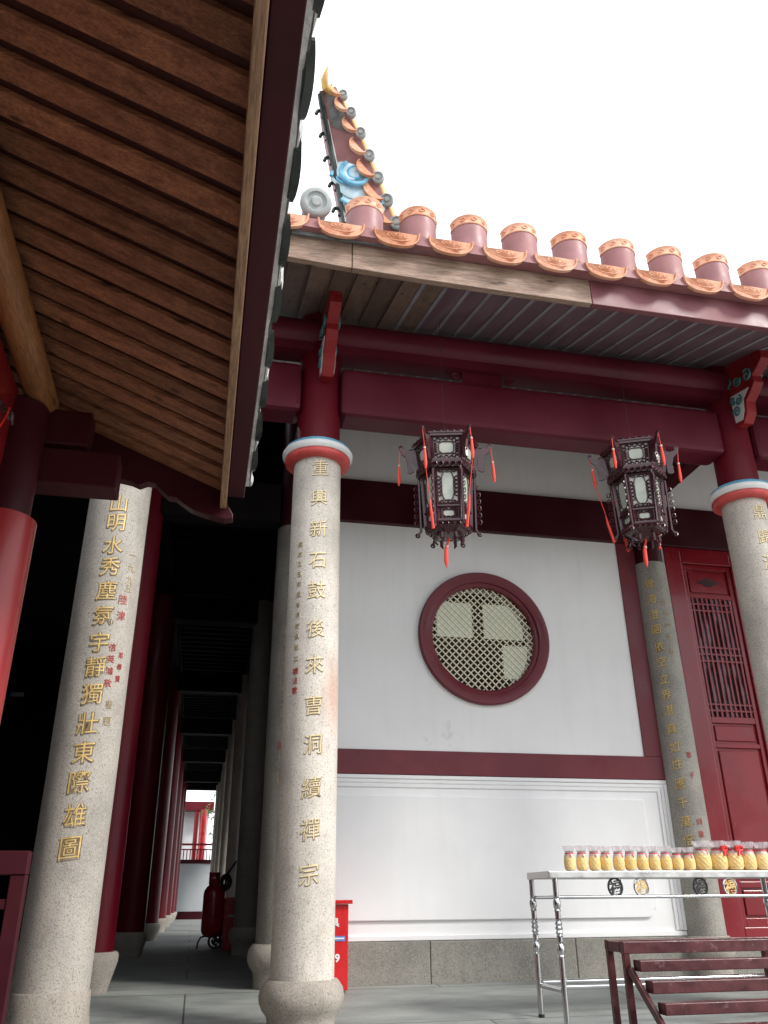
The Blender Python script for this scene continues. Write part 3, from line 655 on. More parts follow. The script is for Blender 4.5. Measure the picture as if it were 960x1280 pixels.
w = MB(); spiral(w, hp(.48, 1.55)+Vector((0, -.02, 0)), .145, 2.1, .024, 2.2); spiral(w, hp(.14, 1.3)+Vector((0, -.02, 0)), .10, 1.6, .018, 0, -1); spiral(w, hp(.55, .75)+Vector((0, -.02, 0)), .11, .8, .018, 3.4); spiral(w, hp(.3, .8)+Vector((0, -.02, 0)), .13, .6, .016, 3.6); spiral(w, hp(.85, .85)+Vector((0, -.02, 0)), .06, 1.0, .014, 1)
w.build('cloud_swirl', 'blue', horn, smooth=True)
w = MB(); spiral(w, hp(.40, 1.48)+Vector((0, -.028, 0)), .085, 1.6, .012, 1.0); spiral(w, hp(.2, .3)+Vector((0, -.02, 0)), .05, 1.0, .012, 2); w.tube([hp(.1, t*.3)+Vector((0, -.015, 0)) for t in range(0, 12)], .010, 6)
w.build('white_swirl', 'white_trim', horn, smooth=True)

# hall body behind: side wall to the corridor, back part, ceiling over the corridor
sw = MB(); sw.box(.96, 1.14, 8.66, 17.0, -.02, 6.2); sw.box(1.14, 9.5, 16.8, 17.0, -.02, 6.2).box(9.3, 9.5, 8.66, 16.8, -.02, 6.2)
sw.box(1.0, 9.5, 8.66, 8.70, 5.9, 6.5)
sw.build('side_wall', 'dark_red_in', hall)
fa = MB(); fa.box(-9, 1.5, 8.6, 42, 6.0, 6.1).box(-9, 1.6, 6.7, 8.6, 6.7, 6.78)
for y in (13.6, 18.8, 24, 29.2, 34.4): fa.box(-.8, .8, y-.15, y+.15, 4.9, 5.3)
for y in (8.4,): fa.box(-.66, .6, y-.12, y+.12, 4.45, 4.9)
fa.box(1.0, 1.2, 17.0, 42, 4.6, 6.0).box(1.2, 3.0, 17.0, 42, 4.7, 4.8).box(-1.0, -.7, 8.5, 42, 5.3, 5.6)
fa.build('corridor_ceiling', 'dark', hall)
rp = MB()
y = 8.8
while y < 36:
    rp.box(-.65, .75, y, y+.07, 5.40, 5.46); y += .32
rp.build('corridor_slats', 'dark', hall)
# left interior: closes the dark hall on the left
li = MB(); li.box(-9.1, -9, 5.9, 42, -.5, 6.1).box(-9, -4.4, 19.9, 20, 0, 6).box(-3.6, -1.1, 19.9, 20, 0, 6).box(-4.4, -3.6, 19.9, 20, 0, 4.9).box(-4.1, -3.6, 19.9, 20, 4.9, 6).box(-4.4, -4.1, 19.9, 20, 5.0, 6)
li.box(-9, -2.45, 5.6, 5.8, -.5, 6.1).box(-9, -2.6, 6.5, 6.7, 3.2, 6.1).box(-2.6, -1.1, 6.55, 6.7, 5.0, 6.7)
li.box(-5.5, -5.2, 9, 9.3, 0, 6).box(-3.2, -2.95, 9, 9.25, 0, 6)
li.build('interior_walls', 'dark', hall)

# ------------------------------------------------------------------ end of the corridor and what lies beyond
end = thing('parapet_wall', (0, 40, 0), 'grey parapet with dark base closing the far end of the corridor', 'wall')
MB().box(-1.2, 1.3, 40, 40.25, 0.30, 2.18).build('parapet', 'grey_wall', end)
MB().box(-1.2, 1.3, 39.97, 40.25, -.01, .298).build('skirting', 'maroon_dark', end)
MB().box(-1.2, 1.3, 39.94, 40.3, 2.182, 2.34).build('coping', 'maroon_dark', end)
MB().box(-9, 1.3, 40.0, 40.25, 5.25, 6.0).build('dark_lintel', 'dark', end)
far = thing('far_pavilion', (-1, 50, 0), 'far pavilion with whitewashed wall, red column and red roof beam seen through the corridor', 'building')
MB().box(-6, .5, 51, 51.3, 0, 5.3).build('wall', 'brick_white', far)
MB().box(-6, .75, 49.9, 51.3, 5.3, 5.75).build('roof_beam', 'lacquer_deep', far)
pc = MB(); pc.rod((.22, 49.8, 0), (.22, 49.8, 5.3), .20, .19, 24); pc.build('red_post', 'fire_red_dark', far, smooth=True)
pc = MB(); pc.rod((-.16, 50.1, 0), (-.16, 50.1, 5.3), .12, .12, 24); pc.build('red_post', 'lacquer', far, smooth=True)
rl_ = MB(); rl_.box(-2.5, 2.5, 48.0, 48.1, 3.36, 3.46).box(-2.5, 2.5, 48.0, 48.1, 3.13, 3.19).box(-2.5, 2.5, 48.0, 48.1, 2.40, 2.46)
x = -2.4
while x < 2.5: rl_.box(x, x+.05, 48.02, 48.08, 2.46, 3.13); x += .17
rl_.build('baluster_rail', 'lacquer_deep', far)
MB().box(-2.5, 2.5, 48.2, 50, 0, 2.38).build('terrace', 'brick_white', far)
tr = thing('tree', (1.95, 47, -.8), 'leafy green tree beyond the far end of the corridor', 'tree')
tk = MB(); tk.tube([(1.95, 47, -.9), (2.15, 47, 1.5), (2.0, 47.1, 3.2), (1.8, 47, 5)], [.2, .16, .12, .06], 10)
for k in range(7):
    a = k*.9; z = 2.4+k*.4; tk.tube([(2.1, 47, z), (2.1+.7*math.cos(a), 47+.7*math.sin(a), z+.6), (2.1+1.3*math.cos(a), 47+1.3*math.sin(a), z+.9)], [.06, .04, .015], 6)
tk.build('trunk', 'bark', tr, smooth=True)
cr = MB(); rr_ = random.Random(3)
for c in range(46):
    u = rr_.random()*2*math.pi; rad = 1.75*rr_.random()**.5; cc = Vector((2.05+rad*math.cos(u)*.95, 47+rad*math.sin(u)*.5, 5.0+rr_.uniform(-2.1, 1.9)))
    for k in range(90):
        q = cc+Vector((rr_.gauss(0, .23), rr_.gauss(0, .23), rr_.gauss(0, .17))); d1 = Vector((rr_.gauss(0, 1), rr_.gauss(0, 1), rr_.gauss(0, .5))).normalized()*.085; d2 = d1.cross(Vector((rr_.gauss(0, 1), rr_.gauss(0, 1), 1))).normalized()*.045
        cr.quad(q-d1, q+d2, q+d1, q-d2)
cr.build('crown', 'leaf', tr)

opp = thing('added_rear_hall', (4, -22, -.8), 'unseen hall added behind the camera for dark reflections and weaker frontal light', 'temple')  # unseen building, added to darken reflections and cut low frontal light
MB().box(-14, 26, -24, -23.7, -.8, 3.6).build('wall', 'plaster', opp)
MB().box(-14, 26, -22.4, -22.0, 3.4, 4.2).build('beam', 'maroon', opp)
o_ = MB(); o_.prism([(-20.8, 4.1), (-26, 7.4), (-31, 4.1), (-31, 3.9), (-26, 7.1), (-20.8, 3.9)], lambda u, v, t: (t, u, v), -15, 27); o_.build('roof', 'tile_grey', opp)
for k in range(9):
    o_ = MB(); o_.rod((-12+4.6*k, -22.2, -.8), (-12+4.6*k, -22.2, 3.4), .24, .22, 20); o_.build('column', 'lacquer', opp, smooth=True)
for k in range(8):
    MB().box(-10.8+4.6*k, -8.6+4.6*k, -23.69, -23.6, -.4, 2.6).build('door', 'door', opp)

# ------------------------------------------------------------------ gallery on the left (near roof)
gal = thing('covered_gallery', (-1.2, 4.4, -.8), 'near wooden gallery roof with brown plank soffit and dark tiled edge', 'gallery')
sl_ = .42; YE = 5.0; YS = -9.0
def gz(x): return 3.10+sl_*(-x)          # underside of the hung planks
pk = MB(); y = YE-.075
while y > YS:
    y0 = y-.122
    vs = []
    for (xx, zz) in ((0.0, 0), (-3.6, 0), (-3.6, .030), (0.0, .030)):
        for yy in (y0, y): vs.append(pk.bm.verts.new((xx, yy, gz(xx)+zz+random.uniform(-.002, .002))))
    for q in ((0, 1, 3, 2), (2, 3, 5, 4), (4, 5, 7, 6), (6, 7, 1, 0), (0, 2, 4, 6), (1, 7, 5, 3)): pk.bm.faces.new([vs[k] for k in q])
    y -= .183
pk.build('soffit_planks', 'plank', gal)
rb = MB(); rb.prism([(0.0, gz(0)+.034), (-3.6, gz(-3.6)+.034), (-3.6, gz(-3.6)+.08), (0.0, gz(0)+.08)], lambda u, v, t: (u, t, v), YS, YE-.07)
rb.build('soffit_boards', 'plank_recess', gal)
MB().box(-.035, .008, YS, YE, 3.0, 3.10).build('pine_batten', 'batten', gal, bevel=.006)
MB().box(.010, .118, YS, YE-.02, 3.105, 3.19).build('fascia', 'maroon_dark', gal, bevel=.006)
gr_ = MB(); gr_.prism([(.15, 3.19), (-3.6, 4.76), (-3.6, 4.84), (.15, 3.27)], lambda u, v, t: (u, t, v), YS, YE-.02)
groof = gr_.build('roof', 'tile_grey', gal)
mo = MB(); rr_ = random.Random(5)
yy = YS
prev = []
N = 280
for i in range(N+1):
    y = YS+(YE-.03-YS)*i/N; j = .012*math.sin(y*9)+.010*rr_.random()
    prev.append([mo.bm.verts.new(q) for q in ((.11, y, 3.185), (.145+j, y, 3.195), (.155+j, y, 3.235), (.145, y, 3.28), (.11, y, 3.29))])
for A_, B_ in zip(prev, prev[1:]):
    for k in range(4): mo.bm.faces.new((A_[k], A_[k+1], B_[k+1], B_[k]))
mo.build('lime_mortar', 'mortar', groof)
y = 4.78-.16
while y > YS:
    d = MB()
    out = [(.150*math.cos(math.pi+math.pi*q/14), -.036*math.sin(math.pi*q/14)**.7) for q in range(15)]; inn = [(.146*math.cos(-math.pi*q/14), .012*math.sin(math.pi*q/14)) for q in range(1, 14)]
    d.prism(out+inn, lambda u, v, t: (.130+t+v*-.15+.012*math.cos(u*9), y+u*(1+.08*random.random()), 3.215+v+.2*u*u), 0, .030)
    d.build('drip_tile', 'tile_dark', groof, smooth=True)
    y -= .385
ge = MB()   # gable board under the end of the roof, wavy lower edge
xs = [-.02, -.08, -.16, -.24, -.30, -.36, -.42, -.47, -.55, -.62, -.72]
top = [(.055, 2.965), (.02, 3.02)]+[(-.02, 3.13), (-1.2, gz(-1.2)+.04)]
bot = [(-1.2, 3.28), (-.72, 3.16), (-.60, 3.14), (-.55, 3.12), (-.50, 3.145), (-.45, 3.14), (-.40, 3.09), (-.36, 3.055), (-.31, 3.05), (-.27, 3.02), (-.20, 2.975), (-.10, 2.945), (0.0, 2.925), (.055, 2.935)]
ge.prism(top+bot, lambda u, v, t: (u, t, v), YE-.06, YE+.02)
ge.build('gable_board', 'maroon_dark', gal, bevel=.006)
lg = MB(); 
lg.tube([(-1.115, YS, 3.40), (-1.11, 0, 3.40), (-1.118, 2.2, 3.40), (-1.112, 4.52, 3.40)], .088, 28)
lg.build('log_purlin', 'log', gal, smooth=True)
MB().box(-1.60, -1.21, YS, 4.36, 2.64, 3.36).build('beam', 'lacquer', gal, bevel=.015)
MB().box(-1.60, -1.36, YS, 4.34, 3.365, 3.8).build('beam_cap', 'maroon_dark', gal)
cb = MB(); cb.box(-1.25, -.63, 4.50, 4.68, 2.87, 3.10); cb.build('cantilever_beam', 'maroon_dark', gal, bevel=.01)
cb = MB(); cb.box(-1.25, -.82, 4.50, 4.66, 3.13, 3.36); cb.box(-1.25, -1.04, 4.47, 4.7, 3.36, 3.42); cb.build('upper_block', 'maroon_dark', gal, bevel=.01)
gc = MB(); gc.rod((-1.185, 4.42, -.7), (-1.185, 4.42, 2.58), .187, .182, 40); gc.build('column', 'lacquer_bright', gal, smooth=True)
gc = MB(); gc.rod((-1.20, 4.44, 2.603), (-1.20, 4.44, 3.3), .150, .150, 40); gc.build('column_head', 'maroon_dark', gal, smooth=True)
gc = MB(); gc.lathe([(.24, -.8), (.25, -.75), (.22, -.7)], (-1.23, 4.42, 0), 32); gc.build('column_base', 'granite_base', gal, smooth=True)
gb = MB(); gb.box(-2.5, -2.4, YS, 5.8, -.8, 4.8); gb.build('back_wall', 'dark_red_in', gal)  # unseen wall, moved closer to shade the left stone column
hk = MB()    # small carved hook with a red cord on the beam
hc = Vector((-1.19, 4.0, 3.0))
for k in range(5): hk.tube([hc+Vector((.02+.01*k, -.10+.03*k+.03*math.cos(q*.8)*(1-q/12), .03*math.sin(q*.8+k)*(1-q/12))) for q in range(10)], .010, 6)
hk.build('carved_hook', 'lantern', gal)
hk = MB(); hk.tube([hc+Vector((.05, -.02, .03)), hc+Vector((.05, -.06, -.06)), hc+Vector((.05, -.12, -.14)), hc+Vector((.05, -.20, -.20))], .006, 6); hk.build('red_cord', 'tassel', gal)

# red rail at the left edge, on the veranda
rl2 = thing('red_fence', (-1.5, 6.1, fz(6.1)), 'maroon timber fence panel left of the inscribed granite column', 'fence')
q = MB(); q.box(-3.2, -1.045, 6.04, 6.16, .86, 1.0).box(-1.14, -1.045, 6.05, 6.15, -.16, .858).box(-3.2, -1.142, 6.06, 6.14, .66, .72).box(-3.2, -1.142, 6.06, 6.14, -.1, .02)
q.build('rails', 'maroon_dark', rl2, bevel=.006)
q = MB()
for k in range(8): q.box(-1.45-.26*k, -1.41-.26*k, 6.07, 6.13, .022, .658)
q.build('bars', 'maroon_dark', rl2)

# ------------------------------------------------------------------ palace lanterns
def lantern(x, y, ztop, label, yaw=0.0):
    t = thing('palace_lantern', (x, y, ztop-1.05), label, 'lantern', 'carved palace lanterns under the eave')
    Z = ztop
    def hexp(r, z, k, off=0): a = yaw-math.pi/2+math.pi/6+k*math.pi/3; return Vector((x+(r+off)*math.cos(a), y+(r+off)*math.sin(a), z))
    def tier(name, r0, z0, r1, z1, post, mid=None):
        b = MB()
        for k in range(6):
            b.bar(hexp(r0, z0, k), hexp(r1, z1, k), post, post)
            for (r, z) in ((r0, z0), (r1, z1)): b.bar(hexp(r, z, k), hexp(r, z, k+1), post*.9, post)
            if mid: rm = r0+(r1-r0)*mid; zm = z0+(z1-z0)*mid; b.bar(hexp(rm, zm, k), hexp(rm, zm, k+1), post*.6, post*.7)
        tr_ = b.build(name, 'lantern', t)
        # panels
        segs = ((0, 1),) if not mid else ((0, mid), (mid, 1))
        for k in range(6):
            for (fa_, fb) in segs:
                ra, rb_ = r0+(r1-r0)*fa_, r0+(r1-r0)*fb; za, zb = z0+(z1-z0)*fa_, z0+(z1-z0)*fb
                A0, A1, B0, B1 = hexp(ra, za, k), hexp(ra, za, k+1), hexp(rb_, zb, k), hexp(rb_, zb, k+1)
                def P(u, v, d): 
                    p_ = A0.lerp(A1, u).lerp(B0.lerp(B1, u), v); nrm = (p_-Vector((x, y, p_.z))).normalized(); return p_+nrm*d
                bk_ = MB(); bk_.quad(P(.05, .05, -.02), P(.95, .05, -.02), P(.95, .95, -.02), P(.05, .95, -.02)); bk_.build('panel', 'panel_back', tr_)
                W_ = (A1-A0).length; H_ = abs(zb-za); mu = .24; mv = mu*W_/H_
                mv = min(mv, .26); n_ = 20
                pic = []
                for i in range(n_):
                    a = 2*math.pi*(i+.5)/n_; c_, s_ = math.cos(a), math.sin(a)
                    e = 4.0; rr = (abs(c_)**e+abs(s_)**e)**(-1/e); rr *= 1-.07*abs(math.cos(2*a*2))
                    pic.append((.5+(.5-mu)*rr*c_, .5+(.5-mv)*rr*s_))
                pc_ = MB(); pc_.prism(pic, lambda u, v, d: P(u, v, d), -.016, -.010); pc_.build('painted_glass', 'lantern_glass', tr_)
                fr_ = MB(); fr_.tube([P(u, v, -.008) for u, v in pic], .006, 5, closed=True)
                for (cu, cv) in ((.14, .5*mv), (.86, .5*mv), (.14, 1-.5*mv), (.86, 1-.5*mv), (.5, .45*mv), (.5, 1-.45*mv), (.12, .5), (.88, .5), (.32, .4*mv), (.68, .4*mv), (.32, 1-.4*mv), (.68, 1-.4*mv), (.12, .3), (.88, .3), (.12, .7), (.88, .7), (.12, .4), (.88, .4), (.12, .6), (.88, .6), (.24, .75*mv), (.76, .75*mv), (.24, 1-.75*mv), (.76, 1-.75*mv)):
                    r_ = .019 if W_ > .2 else .016
                    fr_.tube([P(cu+r_/W_*math.cos(a), cv+r_/H_*math.sin(a), -.010) for a in [j*math.pi/4 for j in range(8)]], .0058, 4, closed=True)
                for e_ in ((.07, .06, .93, .06), (.07, .94, .93, .94), (.07, .06, .07, .94), (.93, .06, .93, .94)):
                    fr_.tube([P(e_[0], e_[1], -.008), P(e_[2], e_[3], -.008)], .006, 5)
                fr_.build('fretwork', 'fret', tr_)
        return tr_
    up = tier('upper_tier', .265, Z-.31, .295, Z-.06, .024)
    lo = tier('lower_tier', .205, Z-.90, .232, Z-.36, .021, mid=.26)
    b = MB()      # cornices, lids and pierced skirts
    b.lathe([(.28, Z-.06), (.315, Z-.045), (.315, Z-.03), (.2, Z+.0), (.02, Z+.02)], (x, y, 0), 6, a0=yaw-math.pi/3, a1=yaw-math.pi/3+2*math.pi)
    b.lathe([(.19, Z-.37), (.275, Z-.34), (.275, Z-.32)], (x, y, 0), 6, a0=yaw-math.pi/3, a1=yaw-math.pi/3+2*math.pi)
    b.lathe([(.10, Z-.98), (.17, Z-.95), (.22, Z-.91), (.19, Z-.90)], (x, y, 0), 6, a0=yaw-math.pi/3, a1=yaw-math.pi/3+2*math.pi)
    for k in range(6):
        for (r, z, n_) in ((.275, Z-.355, 5), (.205, Z-.935, 4), (.30, Z-.03, 5)):
            for j in range(n_):
                c = hexp(r, z, k).lerp(hexp(r, z, k+1), (j+.5)/n_); d_ = (hexp(r, z, k+1)-hexp(r, z, k)).normalized()
                b.tube([c+d_*(.024*math.cos(a))+Vector((0, 0, .018*math.sin(a))) for a in [q*math.pi/4 for q in range(8)]], .007, 4, closed=True)
        # lower corner posts with feet
        b.tube([hexp(.255, Z-.40, k), hexp(.25, Z-.7, k), hexp(.245, Z-.93, k), hexp(.275, Z-.975, k)], .012, 6)
        b.tube([hexp(.275, Z-.975, k)+Vector((.018*math.cos(a), 0, .018*math.sin(a))) for a in [q*math.pi/3 for q in range(6)]], .009, 4, closed=True)
        b.tube([hexp(.12, Z-.99, k), hexp(.125, Z-1.04, k), hexp(.10, Z-1.07, k)], [.018, .014, .006], 6)
        for j in range(6):   # side filigree
            c = hexp(.285, Z-.50-.07*j, k); rd = (c-Vector((x, y, c.z))).normalized()
            b.tube([c+rd*(.016*math.cos(a))+Vector((0, 0, .024*math.sin(a))) for a in [q*math.pi/4 for q in range(8)]], .005, 4, closed=True)
    b.build('carved_trim', 'lantern', t)
    for k in range(6):
        dirv = (hexp(1, 0, k)-Vector((x, y, 0))).normalized(); s0 = hexp(.295, Z-.13, k)
        d = MB()
        prof_ = [(0, -.16), (.015, -.16), (.03, -.22), (.055, -.23), (.05, -.10), (.09, -.02), (.11, .04), (.13, .11), (.155, .125), (.14, .07), (.12, -.0), (.10, -.04)]
        poly = [(0, -.18), (.035, -.20), (.06, -.19), (.055, -.10), (.075, -.02), (.115, .02), (.13, .07), (.12, .09), (.09, .055), (.05, .045), (0, .05)]
        side = Vector((-dirv.y, dirv.x, 0))
        d.prism(poly, lambda u, v, tt: s0+dirv*u+Vector((0, 0, v))+side*tt, -.011, .011)
        for (uu, vv, r_) in ((.035, -.12, .02), (.035, -.05, .022), (.07, .02, .02), (.115, .085, .016), (.02, .04, .02)):
            d.tube([s0+dirv*(uu+r_*math.cos(a))+Vector((0, 0, vv+r_*math.sin(a))) for a in [q*math.pi/4 for q in range(8)]], .0095, 5, closed=True)
        br_ = d.build('corner_bracket', 'lantern', t)
        tipp = s0+dirv*.128+Vector((0, 0, .07)); rn_ = random.Random(k+int(x*10)); L1 = .09+.10*rn_.random()
        sway = Vector((rn_.uniform(-.02, .02), rn_.uniform(-.02, .02), 0))
        cdv = MB(); cdv.tube([tipp, tipp+sway*.5+Vector((0, 0, -L1*.5)), tipp+sway+Vector((0, 0, -L1))], .004, 5); 
        cdv.tube([tipp+sway+Vector((0, 0, -L1)), tipp+sway+Vector((0, 0, -L1-.03)), tipp+sway*1.3+Vector((0, 0, -L1-.16)), tipp+sway*1.3+Vector((0, 0, -L1-.22))], [.007, .011, .017, .008], 8)
        if rn_.random() < .42:
            e0 = tipp+sway*1.3+Vector((0, 0, -L1-.2)); e1 = hexp(.275, Z-.97, k)
            cdv.tube([e0, e0.lerp(e1, .5)+Vector((0, 0, -.02)), e0.lerp(e1, .55)+Vector((0, 0, -.06))], .004, 5)
            cdv.tube([e0.lerp(e1, .5)+Vector((0, 0, -.04)), e0.lerp(e1, .6)+Vector((0, 0, -.08)), e0.lerp(e1, .9)+Vector((0, 0, -.10)), e1], [.006, .013, .014, .006], 8)
        cdv.build('tassel', 'tassel', t, smooth=True)
        MB().lathe([(0, .012), (.012, .006), (.012, -.008), (0, -.014)], tipp+sway+Vector((0, 0, -L1-.005)), 10).build('bead', 'pink_bead', t, smooth=True)
    c0_ = Vector((x, y, Z-1.0))
    cdv = MB(); cdv.tube([c0_, c0_+Vector((-.02, 0, -.08))], .010, 6).tube([c0_+Vector((-.02, 0, -.06)), c0_+Vector((-.03, 0, -.12)), c0_+Vector((-.035, 0, -.24)), c0_+Vector((-.03, 0, -.30))], [.008, .018, .020, .003], 8); cdv.build('tassel', 'tassel', t, smooth=True)
    MB().lathe([(0, .016), (.016, .008), (.016, -.01), (0, -.02)], c0_+Vector((-.02, 0, -.09)), 10).build('bead', 'pink_bead', t, smooth=True)
    MB().rod((x, y, Z), (x, y, (5.62-Z+1.05)/.90+Z-1.05), .0022, None, 8).build('hanging_wire', 'black', t)
    t.scale = (.93, .93, .90)
    return t
lantern(1.83, 6.02, 3.355+1.05, 'carved rosewood lantern above the round window, the left one of the pair', R(-14))
lantern(3.62, 6.02, 3.49+1.05, 'carved rosewood lantern in front of the door-side granite column, the right one of the pair', R(-24))

# ------------------------------------------------------------------ offering table
zt = .885
tbl = thing('offering_table', (3.65, 6.6, fz(6.8)), 'long stainless steel offering table with round character emblems', 'table')
X0, X1, YF, YB = 2.61, 4.74, 6.40, 6.82
q = MB(); q.box(X0-.01, X1, YF-.025, YB+.02, zt-.05, zt); q.build('tabletop', 'steel_brushed', tbl, bevel=.006)
for (x, y) in ((X0+.045, YF), (X0+.02, YB), (X1-.04, YF), (X1-.04, YB)):
    l = MB(); zf = fz(y)
    prof = [(.021, zf), (.021, .28)]
    for zc in (.36, .50, .66): 
        prof += [(.021, zc-.05), (.026, zc-.045), (.020, zc-.035), (.027, zc-.02), (.029, zc), (.027, zc+.02), (.020, zc+.035), (.026, zc+.045), (.021, zc+.05)] if zc != .5 else [(.021, zc-.06), (.026, zc-.055), (.018, zc-.045), (.027, zc-.03), (.02, zc-.015), (.029, zc), (.02, zc+.015), (.027, zc+.03), (.018, zc+.045), (.026, zc+.055), (.021, zc+.06)]
    prof += [(.021, zt-.051)]
    l.lathe(prof, (x, y, 0), 18); lo_ = l.build('leg', 'steel', tbl, smooth=True)
    MB().rod((x, y, zf-.002), (x, y, zf+.02), .0235, None, 16).build('rubber_foot', 'black', lo_)
rl3 = MB()
for y in (YF, YB):
    rl3.rod((X0+.05, y, .705), (X1-.05, y, .705), .0125).rod((X0+.05, y, .12), (X1-.05, y, .12), .018)
for x in (X0+.033, X1-.04):
    rl3.rod((x, YF, .705), (x, YB, .705), .0125).rod((x, YF, .10), (x, YB, .10), .018)
rl3.build('rails', 'steel', tbl, smooth=True)
for (x, y, mm, ml) in ((3.14, YF, 'black', 'black'), (3.355, YF, 'steel', 'gold'), (3.855, YF, 'black', 'black'), (4.11, YF, 'steel', 'gold')):
    e = MB(); e.tube([(x+.056*math.cos(a), y, .772+.062*math.sin(a)) for a in [j*math.pi/16 for j in range(32)]], .0085, 8, closed=True)
    eo = e.build('emblem_ring', mm, tbl, smooth=True)
    if mm == 'steel': eo['label'] = 'steel ring with a gold character'
    else: eo['label'] = 'black ring with a black character'
    e = MB(); write_flat(e, '福', .108, lambda u, v, w: (x+u, y-w, .772+v), .005, .002, True); e.build('emblem_character', ml, eo)

# ------------------------------------------------------------------ jars
ords = ['first', 'second', 'third', 'fourth', 'fifth', 'sixth', 'seventh', 'eighth', 'ninth', 'tenth', 'eleventh']
def jar(h, r, bow):
    t = thing('wrapped_jar', (0, 0, 0), 'x', 'jar')
    hb_ = h*.62
    pr = [(.55, 0), (.82, .03), (.97, .2), (1.0, .42), (.97, .66), (.86, .88), (.70, 1.0)]
    K_ = 112; b = MB()
    fine = []
    for i in range(57):
        f_ = i/56; 
        for (r0_, z0_), (r1_, z1_) in zip(pr, pr[1:]):
            if z0_ <= f_ <= z1_: fine.append((r*(r0_+(r1_-r0_)*(f_-z0_)/(z1_-z0_)), .006+f_*hb_)); break
    b.lathe(fine, (0, 0, 0), K_, wob=lambda a, z: -.06*(1-min(1, 1.9*min(abs(math.sin(5*a+z*80)), abs(math.sin(5*a-z*80))))))
    b.build('jar_body', 'jar', t, smooth=True)
    MB().rod((0, 0, 0), (0, 0, .010), r*.66, None, 24).build('foot', 'foot_grey', t)
    b = MB(); z1_ = hb_+.006
    rj = random.Random(int(h*1000))
    b.lathe([(r*.88, z1_-h*.14), (r*.84, z1_-h*.05), (r*.72, z1_+.008), (r*.60, z1_+h*.07), (r*.78, z1_+h*.15), (r*.98, z1_+h*.30), (r*1.02, h)], (0, 0, 0), 40, wob=lambda a, z: (.035+.05*max(0, (z-z1_)/h))*math.sin(9*a+3*math.sin(2*a)+z*25))
    b.bm.faces.ensure_lookup_table()
    for f_ in [f_ for f_ in b.bm.faces if len(f_.verts) > 4]: b.bm.faces.remove(f_)
    b.build('plastic_wrap', 'film', t, smooth=True)
    b = MB(); b.lathe([(r*.86, z1_+h*.13), (0, z1_+h*.16)], (0, 0, 0), 20); b.build('inner_lid', 'panel_back', t)
    b = MB(); b.tube([(r*.69*math.cos(a), r*.69*math.sin(a), z1_+h*.055+.003*math.sin(a)) for a in [j*math.pi/12 for j in range(24)]], .0045, 6, closed=True)
    if bow:
        for sg in (-1, 1):
            b.tube([(0, -r*.75, z1_+h*.07), (sg*.018, -r*.9, z1_+h*.16), (sg*.040, -r*.9, z1_+h*.14), (sg*.036, -r*.9, z1_+h*.02), (0, -r*.78, z1_+h*.06)], [.006, .010, .012, .010, .006], 6)
            b.tube([(0, -r*.8, z1_+h*.06), (sg*.014, -r*.98, z1_-h*.06), (sg*.026, -r*1.02, z1_-h*.16)], [.006, .008, .007], 6)
        b.lathe([(0, .012), (.012, 0), (0, -.012)], (0, -r*.85, z1_+h*.07), 8)
    else:
        b.tube([(0, -r*.70, z1_+h*.05), (.012, -r*.84, z1_-.004), (.018, -r*.92, z1_-.022)], .003, 5)
    b.build('ribbon', 'ribbon', t, smooth=True)
    return t
pj = jar(.182, .0455, False)
for k in range(11):
    c = pj if k == 0 else copy_tree(pj)
    x = 2.815+.1015*k+random.uniform(-.004, .004); sc_ = 1+random.uniform(-.03, .02)
    c.location = (x, 6.46+random.uniform(-.006, .006), zt+.0005); c.rotation_euler = (0, 0, random.uniform(-.5, .5)); c.scale = (1, 1, sc_*(.965 if k > 8 else 1))
    c['label'] = 'small wrapped yellow jar, %s from the left in the row on the steel table' % ords[k]
    c['group'] = 'small wrapped jars on the offering table'
pb = jar(.222, .066, False); pb.location = (3.955, 6.47, zt+.0005); pb['label'] = 'larger wrapped yellow jar without a bow, right next to the row of small jars'; pb['group'] = 'large wrapped jars on the offering table'
for i, (x, lab) in enumerate(((4.095, 'large wrapped yellow jar with a big red bow, the left one of two with bows'), (4.235, 'large wrapped yellow jar with a big red bow, the right one of two with bows'))):
    if i == 0: b0 = jar(.222, .068, True); c = b0
    else: c = copy_tree(b0)
    c.location = (x, 6.47, zt+.0005); c.rotation_euler = (0, 0, .55-.2*i); c['label'] = lab; c['group'] = 'large wrapped jars on the offering table'
for i, x in enumerate((4.366, 4.490, 4.612)):
    c = copy_tree(pb); c.location = (x, 6.47, zt+.0005); c.scale = (.85, .85, .97); c.rotation_euler = (0, 0, 1+i)
    c['label'] = ['wrapped yellow jar just right of the two jars with red bows', 'wrapped yellow jar at the right edge of the photo, on the steel table', 'wrapped yellow jar beyond the right edge jar, at the end of the steel table'][i]

# ------------------------------------------------------------------ stepped rack on the courtyard
rk = thing('stepped_rack', (2.7, 4.2, -.8), 'worn maroon metal rack with sloping slatted steps in front of the steel table', 'rack')
xa, xb_ = 2.17, 3.42
q = MB(); q.box(xa-.005, xb_, 4.40, 4.445, .44, .495).box(xa-.005, xb_, 4.58, 4.62, .45, .497).box(xa-.005, xa+.035, 4.446, 4.579, .445, .492).box(xb_-.04, xb_-.0, 4.446, 4.579, .445, .492)
q.build('top_rails', 'rack', rk, bevel=.003)
for xx in (xa+.012, 3.10, xb_-.02):
    for yy in (4.42, 4.60):
        MB().bar((xx, yy, -.8), (xx, yy, .45), .032, .032, up=(1, 0, 0)).build('leg', 'rack', rk, bevel=.003)
for xx in (xa+.012, xb_-.05):
    MB().bar((xx, 4.385, .37), (xx, 2.98, -.785), .022, .035, up=(0, 0, 1)).build('stringer', 'rack', rk, bevel=.003)
